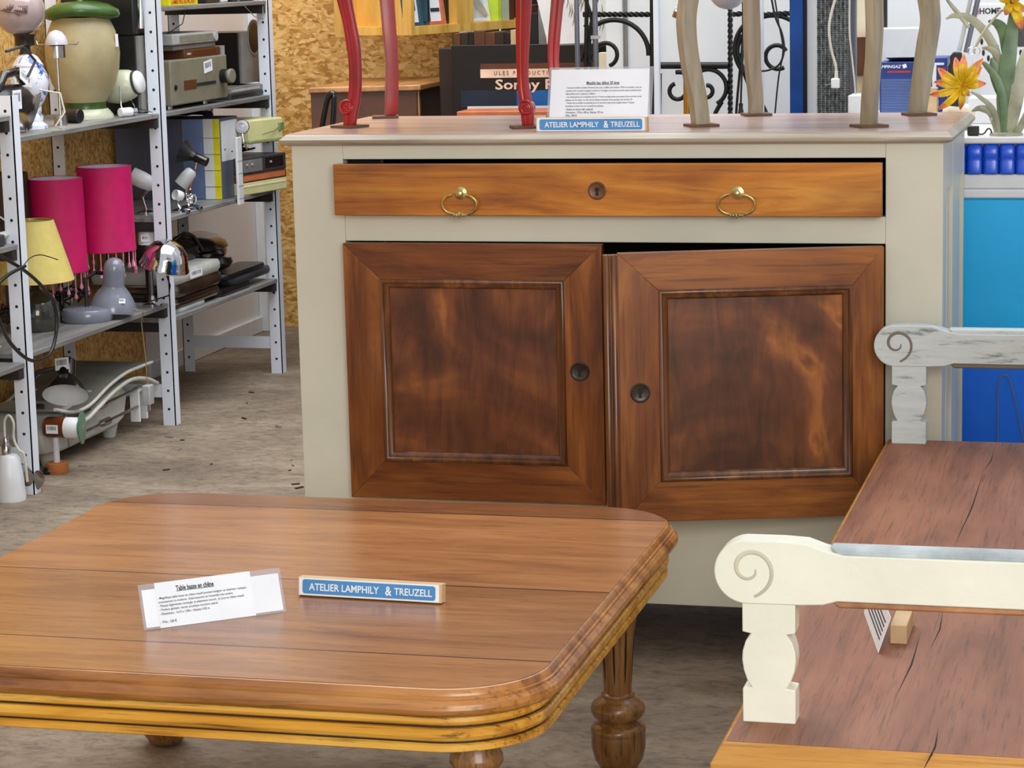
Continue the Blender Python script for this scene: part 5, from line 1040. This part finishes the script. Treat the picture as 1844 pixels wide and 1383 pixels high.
def whiteplug(R, p):
    MB().lathe([(.004, 0), (.0045, -.018)], p, None, 12).build('cord_grip', 'cord_white', R); mb = MB(); mb.box(p.x-.012, p.x+.008, p.y-.008, p.y+.008, p.z-.042, p.z-.018); pl = mb.build('plug', 'white', R, bevel=.003)
    mb = MB(); [mb.cyl((p.x-.012, p.y+d, p.z-.032), (p.x-.026, p.y+d, p.z-.034), .0018, 8) for d in (-.004, .004)]; mb.build('plug_pin', 'chrome', pl)
cable([(1507, -10), (1498, 20), (1493, 50), (1496, 85), (1504, 115), (1506, 127)], 1.3, .0032, 'cord_white', 'white cord with plug hanging before the grey mesh panel', plug=whiteplug)
cable([(1530, -10), (1530, 60), (1535, 110), (1540, 160), (1541, 200)], 1.35, .0022, 'cord_white', 'thin white cord hanging right of the grey mesh panel')
# tall posts
def post(nm, u0, u1, y, d, m, label, cat='post', vt=None, vb=None):
    a_, b_ = at(u0, 100, y=y), at(u1, 100, y=y); zt = 2.0 if vt is None else at(u0, vt, y=y).z; zb = .0 if vb is None else at(u0, vb, y=y).z
    o_ = MB().box(a_.x, b_.x, y, y+d, zb, zt).build(nm, m, bevel=.002); return tag(o_, label, cat)
post('white_post', 1177, 1187, 2.0, .02, 'shelf_post', 'narrow white upright post left of the heart scroll panel')
post('white_post', 1367, 1374, 2.0, .02, 'shelf_post', 'narrow white upright post behind the rear left taupe leg')
post('blue_post', 1422, 1445, 1.7, .05, 'blue_paint', 'blue painted wooden post before the white wall')
post('black_post', 1446, 1452, 1.72, .04, 'black', 'narrow black post right beside the blue one')
post('white_board', 1453, 1470, 1.72, .03, 'white_wall', 'white board edge between the black post and the grey mesh', 'board')
post('grey_post', 1529, 1541, 1.5, .03, 'post_grey', 'grey metal post right of the grey mesh panel')
p = at(1238, 180, y=1.95); R = tag(MB().cyl((p.x, 1.95, 0.001), (p.x, 1.95, at(1238, 132, y=1.95).z), .011).build('gold_tube', 'gold'), 'gold coloured tube behind the left front taupe leg', 'tube')
# mesh panel
y_ = 1.4; a_, b_ = at(1471, 100, y=y_), at(1528, 100, y=y_); R = thing('mesh_panel', ((a_.x+b_.x)/2, y_, 0), 'dark grey ribbed mesh panel standing before the white wall', 'mesh panel')
MB().box(a_.x, b_.x, y_+.02, y_+.03, 0, 1.9).build('backing', 'black', R); n_ = 8; w_ = (b_.x-a_.x)/n_
for i in range(n_):
    mb = MB(); z = .7
    x0 = a_.x+w_*i
    mb.box(x0, x0+.002, y_, y_+.02, 0, 1.9)
    while z < 1.45: mb.box(x0+.0025, x0+w_-.001, y_+.004, y_+.014, z, z+.0022); z += .0044
    mb.build('mesh_column', 'wire_mesh', R, smooth=0)
# hanging round things
c = at(1310, -17, y=1.9); R = thing('globe_lamp', tuple(c), 'milky round globe at the top edge above the iron panel', 'lamp'); MB().sphere(c, 34*kk(c), 32).build('globe', 'glass_frost', R, smooth=80); MB().cyl(c+Vector((0, 0, 33*kk(c))), c+Vector((0, 0, .7)), .004).build('stem', 'black', R)
c = at(1226, 22, y=1.9); R = thing('ceiling_light', tuple(c), 'dark bronze bell with white label behind the left taupe leg', 'bell'); MB().lathe([(.019, -.018), (.0185, 0), (.015, .014), (.006, .024), (.003, .03), (.003, .3)], c, RY(.35), 24).build('bell_body', 'bronze', R, smooth=50); sticker(R, frame(c+Vector((-.004, -.019, .008)), (1, 0, -.3), (.3, .2, 1)), .014, .014, 47)

# ------------------------------------------------------------------ right background: chest and goods
CH = thing('chest_freezer', (.9, 1.0, 0), 'blue and white plastic chest behind the sideboard at the right', 'chest')
x0, x1, y0, y1 = .33, 1.62, .62, 1.75
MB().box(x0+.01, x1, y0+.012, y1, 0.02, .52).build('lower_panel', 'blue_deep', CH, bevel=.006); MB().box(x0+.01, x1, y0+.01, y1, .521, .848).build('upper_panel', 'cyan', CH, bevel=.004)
mb = MB(); mb.box(x0+.004, x1, y0+.003, y1, .8485, .868); mb.box(x0+.008, x1, y0+.007, y1, .868, .899); mb.build('white_band', 'white', CH, bevel=.004)
mb = MB(); x = x0+.004
while x < x1-.03: mb.loops([rrect(.0315, .03, .007, i, x+.016, y0+.016, z, 4) for i, z in ((.004, .899), (0, .903), (0, .925), (.0015, .930), (0, .935), (0, .955), (.005, .962))]); x += .0335
mb.build('fluted_band', 'blue', CH, smooth=40)
MB().box(x0+.03, x1, y0+.03, y1, .9, .9625).build('lid_core', 'blue', CH); MB().box(x0, x1, y0-.003, y1, .963, .978).build('lid', 'white', CH, bevel=.004)
MB().tube(catm([at(u, v, y=y0+.008) for u, v in ((1797, 830), (1797, 760), (1797, 700), (1802, 679), (1812, 676), (1820, 690), (1832, 740), (1845, 800))]), .0012, 6).build('wire_line', 'groove', CH)
for u0, u1, v in ((1795, 1830, 490),): pass
ZC = .9784
M['card_beige'] = plain('warm_beige', (196, 180, 152), .5, var=.15)
def gbox(u0, u1, vt, y, d, m, label, nm='box', cat='box', zb=ZC, bev=.002, tilt=0):
    a_, b_ = at(u0, vt, y=y), at(u1, vt, y=y); R = thing(nm, ((a_.x+b_.x)/2, y+d/2, zb), label, cat); MB().box(a_.x, b_.x, y, y+d, zb, a_.z).build('body', m, R, bevel=bev); return R, a_, b_
R, a_, b_ = gbox(1584, 1655, 112, 1.25, .13, 'box_blue', 'dark blue camping gas carton behind the taupe chair legs', 'carton')
def fr(body, u0, v0, u1, v1, y, m, par, bold=.02, shear=0, nm='lettering'):
    p, q = at(u0, v0, y=y), at(u1, v1, y=y); return MB().text(body, FRONT((p.x+q.x)/2, y-.0006, (p.z+q.z)/2), q.x-p.x, p.z-q.z, bold, shear).build(nm, m, par, smooth=0)
fr('CAMPINGAZ', 1577.5, 117.5, 1623, 122.5, 1.25, 'paper', R, .02, .2)
p = at(1629, 119, y=1.249); mb = MB(frame(p, (1, 0, .35), (-.1, 0, 1))); mb.box(-.0045, .0045, -.0045, .0045, 0, .0006); mb.build('logo', 'paper', R)
p, q = at(1598, 128, y=1.25), at(1640, 130.5, y=1.25); MB().box(p.x, q.x, 1.2485, 1.25, q.z, p.z).build('red_stripe', 'red_ink', R)
mb = MB(); zq = at(1600, 143, y=1.25).z; i = 0
while zq > ZC+.004: mb.box(a_.x+.004, b_.x-.016+.004*math.sin(i*2.1), 1.2486, 1.25, zq-.0011, zq); zq -= .0034; i += 1
mb.build('print_line', plain('print_pale_blue', (130, 160, 208), .5, bump=0), R, smooth=0)
T = Matrix.Translation(((a_.x+b_.x)/2, 1.315, a_.z+.0005)) @ Matrix.Rotation(-.10, 4, 'X'); mb = MB(T); mb.box(-.034, .045, -.06, .07, .004, .006); mb.build('open_flap', plain('pale_blue_card', (190, 208, 228), .5), R)
R, a_, b_ = gbox(1672, 1706, 104, 1.22, .12, 'box_blue', 'tall dark blue carton with white print right of the rear taupe leg', 'carton')
for u0, v0, u1, v1, m, nm in ((1682, 113, 1700, 117, 'paper', 'print_line'), (1679, 117, 1686, 157, 'paper', 'price_label'), (1688, 122, 1704, 125, 'red_ink', 'red_stripe'), (1674, 180, 1690, 196, 'sky_print', 'picture'), (1690, 135, 1703, 146, 'dgrey', 'picture')):
    p, q = at(u0, v0, y=1.22), at(u1, v1, y=1.22); MB().box(p.x, q.x, 1.2185, 1.22, max(q.z, ZC+.001), p.z).build(nm, m, R, smooth=0)
gbox(1668, 1688, 158, 1.16, .03, 'tan', 'tan wood slat standing beside the tall blue carton', 'wood_block', 'wood block')
gbox(1527, 1562, 172, 1.3, .1, 'white', 'low white box left of the camping gas carton', 'box')
post('cream_board', 1538, 1562, 1.65, .02, 'cream_wall', 'cream coloured board behind the front right taupe leg', 'board')
a_, b_ = at(1538, 67, y=1.645), at(1562, 136, y=1.645); tag(MB().box(a_.x, b_.x, 1.63, 1.648, b_.z, a_.z).build('brown_panel', 'desk_brown'), 'brown rectangular panel fixed on the cream board', 'panel')
post('black_strip', 1587, 1597, 1.65, .02, 'black', 'black vertical strip above the white box, right of the front taupe leg', 'strip', vt=None, vb=52)
R, a_, b_ = gbox(1563, 1655, 52, 1.55, .1, 'white', 'white upright box behind the camping gas carton', 'carton')
# aluminium pole, black holder
p, q = at(1727, 92, y=1.15), at(1752, -20, y=1.15); R = thing('folding_pole', tuple(p), 'slanting aluminium pole with a black holder left of the white carton', 'pole'); d = (q-p).normalized(); s_ = Vector((d.z, 0, -d.x))
MB().cyl(p, p+d*.5, .005).build('tube', 'lgrey', R); MB().cyl(p+s_*.016, p+s_*.016+d*.5, .006).build('tube', 'post_grey', R)
c_ = at(1722, 112, y=1.15); MB().loops([[(c_.x+a, 1.14+e, z) for a, z in ((-.017, ZC+.0), (.012, ZC+.0), (.014, c_.z), (.012, c_.z+.022), (-.006, c_.z+.024), (-.014, c_.z+.014), (-.013, c_.z), (-.018, c_.z-.01))] for e in (0, .03)]).build('holder', 'black', R, bevel=.003)
# white carton with name
R, a_, b_ = gbox(1752, 1870, 8, 1.2, .14, 'white', 'white household carton with small red house logo behind the metal flower', 'carton')
fr('HOME', 1764, 14.5, 1802, 25, 1.2, 'ink', R, .03); mb = MB(); P_ = [at(u, v, y=1.199) for u, v in ((1754, 25), (1754, 14), (1757, 10.5), (1761.5, 17), (1761.5, 25), (1754, 25))]; mb.tube(P_, .0012, 6); mb.build('logo', 'red_ink', R)
mb = MB()
for u, v in ((1768, 75), (1771, 95), (1780, 105), (1796, 86), (1838, 60), (1838, 95), (1838, 110)): p = at(u, v, y=1.199); mb.sphere(p, .004, 10, (.8, .3, 1.8))
mb.build('print_mark', 'black', R)
p, q = at(1833, 40, y=1.2), at(1850, 84, y=1.2); MB().box(p.x, q.x, 1.198, 1.2, q.z, p.z).build('picture', 'dgrey', R); p, q = at(1836, 30, y=1.2), at(1850, 42, y=1.2); MB().box(p.x, q.x, 1.197, 1.1985, q.z, p.z).build('red_mark', 'red_ink', R)
# white low box, boat shaped pale lamp, small black connector
gbox(1744, 1870, 176, 1.0, .1, 'white', 'long low white box before the household carton', 'box')
c_ = at(1722, 186, y=.82); R = thing('fluted_lamp', (c_.x, .82, ZC), 'pale beige fluted lamp shade lying by the sideboard corner', 'lamp shade'); MB().lathe([(.010, -.034), (.019, -.022), (.0235, .018), (.020, .034)], (c_.x+.003, .82, ZC+.028), RY(1.8), 20).build('shade', 'card_beige', R, smooth=30)
p = at(1752, 252, y=.64); R = thing('cable_connector', (p.x, .65, ZC), 'small black cable connector lying on the chest by the metal flower', 'connector'); MB().box(p.x-.012, p.x+.012, .64, .66, ZC, ZC+.02).build('connector_body', 'black', R, bevel=.003); MB().tube(catm([Vector((p.x+a, .645, ZC+b)) for a, b in ((.012, .003), (.022, .004), (.03, .014), (.036, .012), (.038, .003))]), .0016).build('lead', 'black', R)
# metal flower ornament
FY = .66; c0 = at(1812, 247, y=FY); FL = thing('metal_flower', (c0.x, FY, ZC), 'painted metal flower ornament with yellow orange petals on the chest', 'ornament')
MB().lathe([(.035, 0), (.035, .004), (.03, .006)], (c0.x, FY, ZC), None, 32).build('base', 'leaf_pale', FL)
def blade(pts, w, m, dy=0, nm='leaf', th=.0016):
    P_ = catm([at(u, v, y=FY+d) for u, v, d in pts], 6); n_ = len(P_); k_ = kk(P_[0])
    prof = [w*k_*.5*max(.08, math.sin(math.pi*min(.97, (i/(n_-1))*.72+.22))) for i in range(n_)]
    MB().tube(P_, prof, 10, flat=th, up=Vector((0, 1, 0))).build(nm, m, FL, smooth=60)
for pts, w_, m in ((((1812, 244, 0), (1808, 180, -.005), (1816, 110, -.01), (1824, 40, -.005), (1830, -20, 0)), 30, 'leaf'), (((1800, 244, 0), (1790, 200, -.01), (1765, 175, -.02), (1748, 165, -.03)), 10, 'leaf_pale'),
                    (((1806, 244, .0), (1808, 190, -.01), (1796, 145, -.012), (1776, 118, -.01), (1768, 112, -.01)), 15, 'leaf'), (((1797, 244, .0), (1786, 205, 0), (1766, 195, 0), (1750, 200, -.01)), 15, 'leaf_pale'),
                    (((1806, 200, .01), (1800, 120, .02), (1782, 70, .02), (1750, 35, .02), (1720, 28, .02), (1703, 34, .02)), 17, 'leaf_pale'), (((1818, 240, 0), (1830, 180, -.01), (1840, 120, 0), (1850, 80, .02)), 26, 'leaf_pale'),
                    (((1812, 100, .01), (1808, 60, 0), (1796, 42, -.01), (1780, 38, -.02)), 22, 'leaf'), (((1804, 120, .01), (1796, 100, 0), (1782, 88, 0), (1768, 86, 0)), 13, 'leaf_pale'), (((1802, 170, .01), (1794, 140, .0), (1790, 120, 0), (1786, 104, 0)), 22, 'leaf'),
                    (((1824, 244, 0), (1834, 235, -.01), (1846, 210, -.02), (1850, 190, -.02)), 14, 'leaf_pale'), (((1784, 218, 0), (1790, 204, .0), (1788, 190, 0)), 8, 'leaf_pale'), (((1745, 50, .02), (1730, 30, .02), (1712, 8, .02), (1700, -8, .02)), 9, 'leaf_pale')):
    blade(pts, w_, m)
MB().tube(catm([at(u, v, y=FY-.02) for u, v in ((1755, 88), (1770, 60), (1785, 40), (1800, 22), (1806, 18))]), .003).build('twisted_stem', 'leaf_pale', FL, smooth=60)
mb = MB(); [mb.tube([at(cu+rr_*math.cos(t), cv+rr_*math.sin(t), y=FY-.024) for t in [2*math.pi*i/16 for i in range(17)]], .001, 6) for cu, cv, rr_ in ((1749, 92, 7), (1759, 92, 6))]; mb.build('wire_ring', 'chrome', FL, smooth=60)
def flower(cu, cv, tips, y):
    c_ = at(cu, cv, y=y); k_ = kk(c_); H = MB().lathe([(.003, -.003), (.014, 0), (.012, .006), (.004, .009)], c_, RX(math.pi/2), 20).build('flower_centre', plain('rust_centre', (190, 82, 24), .4) if cu < 1800 else 'amber', FL, smooth=60)
    for tu, tv, w_, bow in tips:
        t_ = at(tu, tv, y=y); d = t_-c_; L_ = d.length; n_ = 10; perp = Vector((-d.z, 0, d.x)).normalized(); Ls = []; mb = MB()
        rows = []
        for i in range(n_+1):
            s = i/n_; cen = c_+d*s+Vector((0, -.020*math.sin(math.pi*s*.9)-.004, 0)) + perp*(bow*math.sin(math.pi*s)*k_); ww = w_*k_*.55*max(.04, math.sin(math.pi*(.12+.86*s)**1.15)**.8)
            rows.append([mb.v(cen+perp*ww*q+Vector((0, .0045*abs(q)*-1+.002, 0))) for q in (-1, -.5, 0, .5, 1)])
        for i in range(n_):
            mb.mi = 1 if i >= 7 else 0
            for j in range(4): mb.f((rows[i][j], rows[i][j+1], rows[i+1][j+1], rows[i+1][j]))
        o_ = mb.build('petal', ['petal', 'tip'], FL, smooth=60); o_.modifiers.new('thick', 'SOLIDIFY').thickness = .0008
flower(1735, 155, ((1690, 122, 17, 3), (1721, 103, 16, 0), (1737, 97, 15, 0), (1771, 105, 16, 2), (1768, 120, 14, -2), (1776, 150, 15, 2), (1746, 172, 12, 0), (1730, 197, 12, 2), (1689, 197, 12, 4), (1674, 170, 13, 3), (1683, 147, 15, -1)), FY-.035)
flower(1822, 4, ((1797, -12, 16, 0), (1811, 27, 14, 0), (1841, 53, 17, 2), (1848, 20, 15, 0), (1830, -40, 15, 0), (1848, -20, 14, 0)), FY-.03)
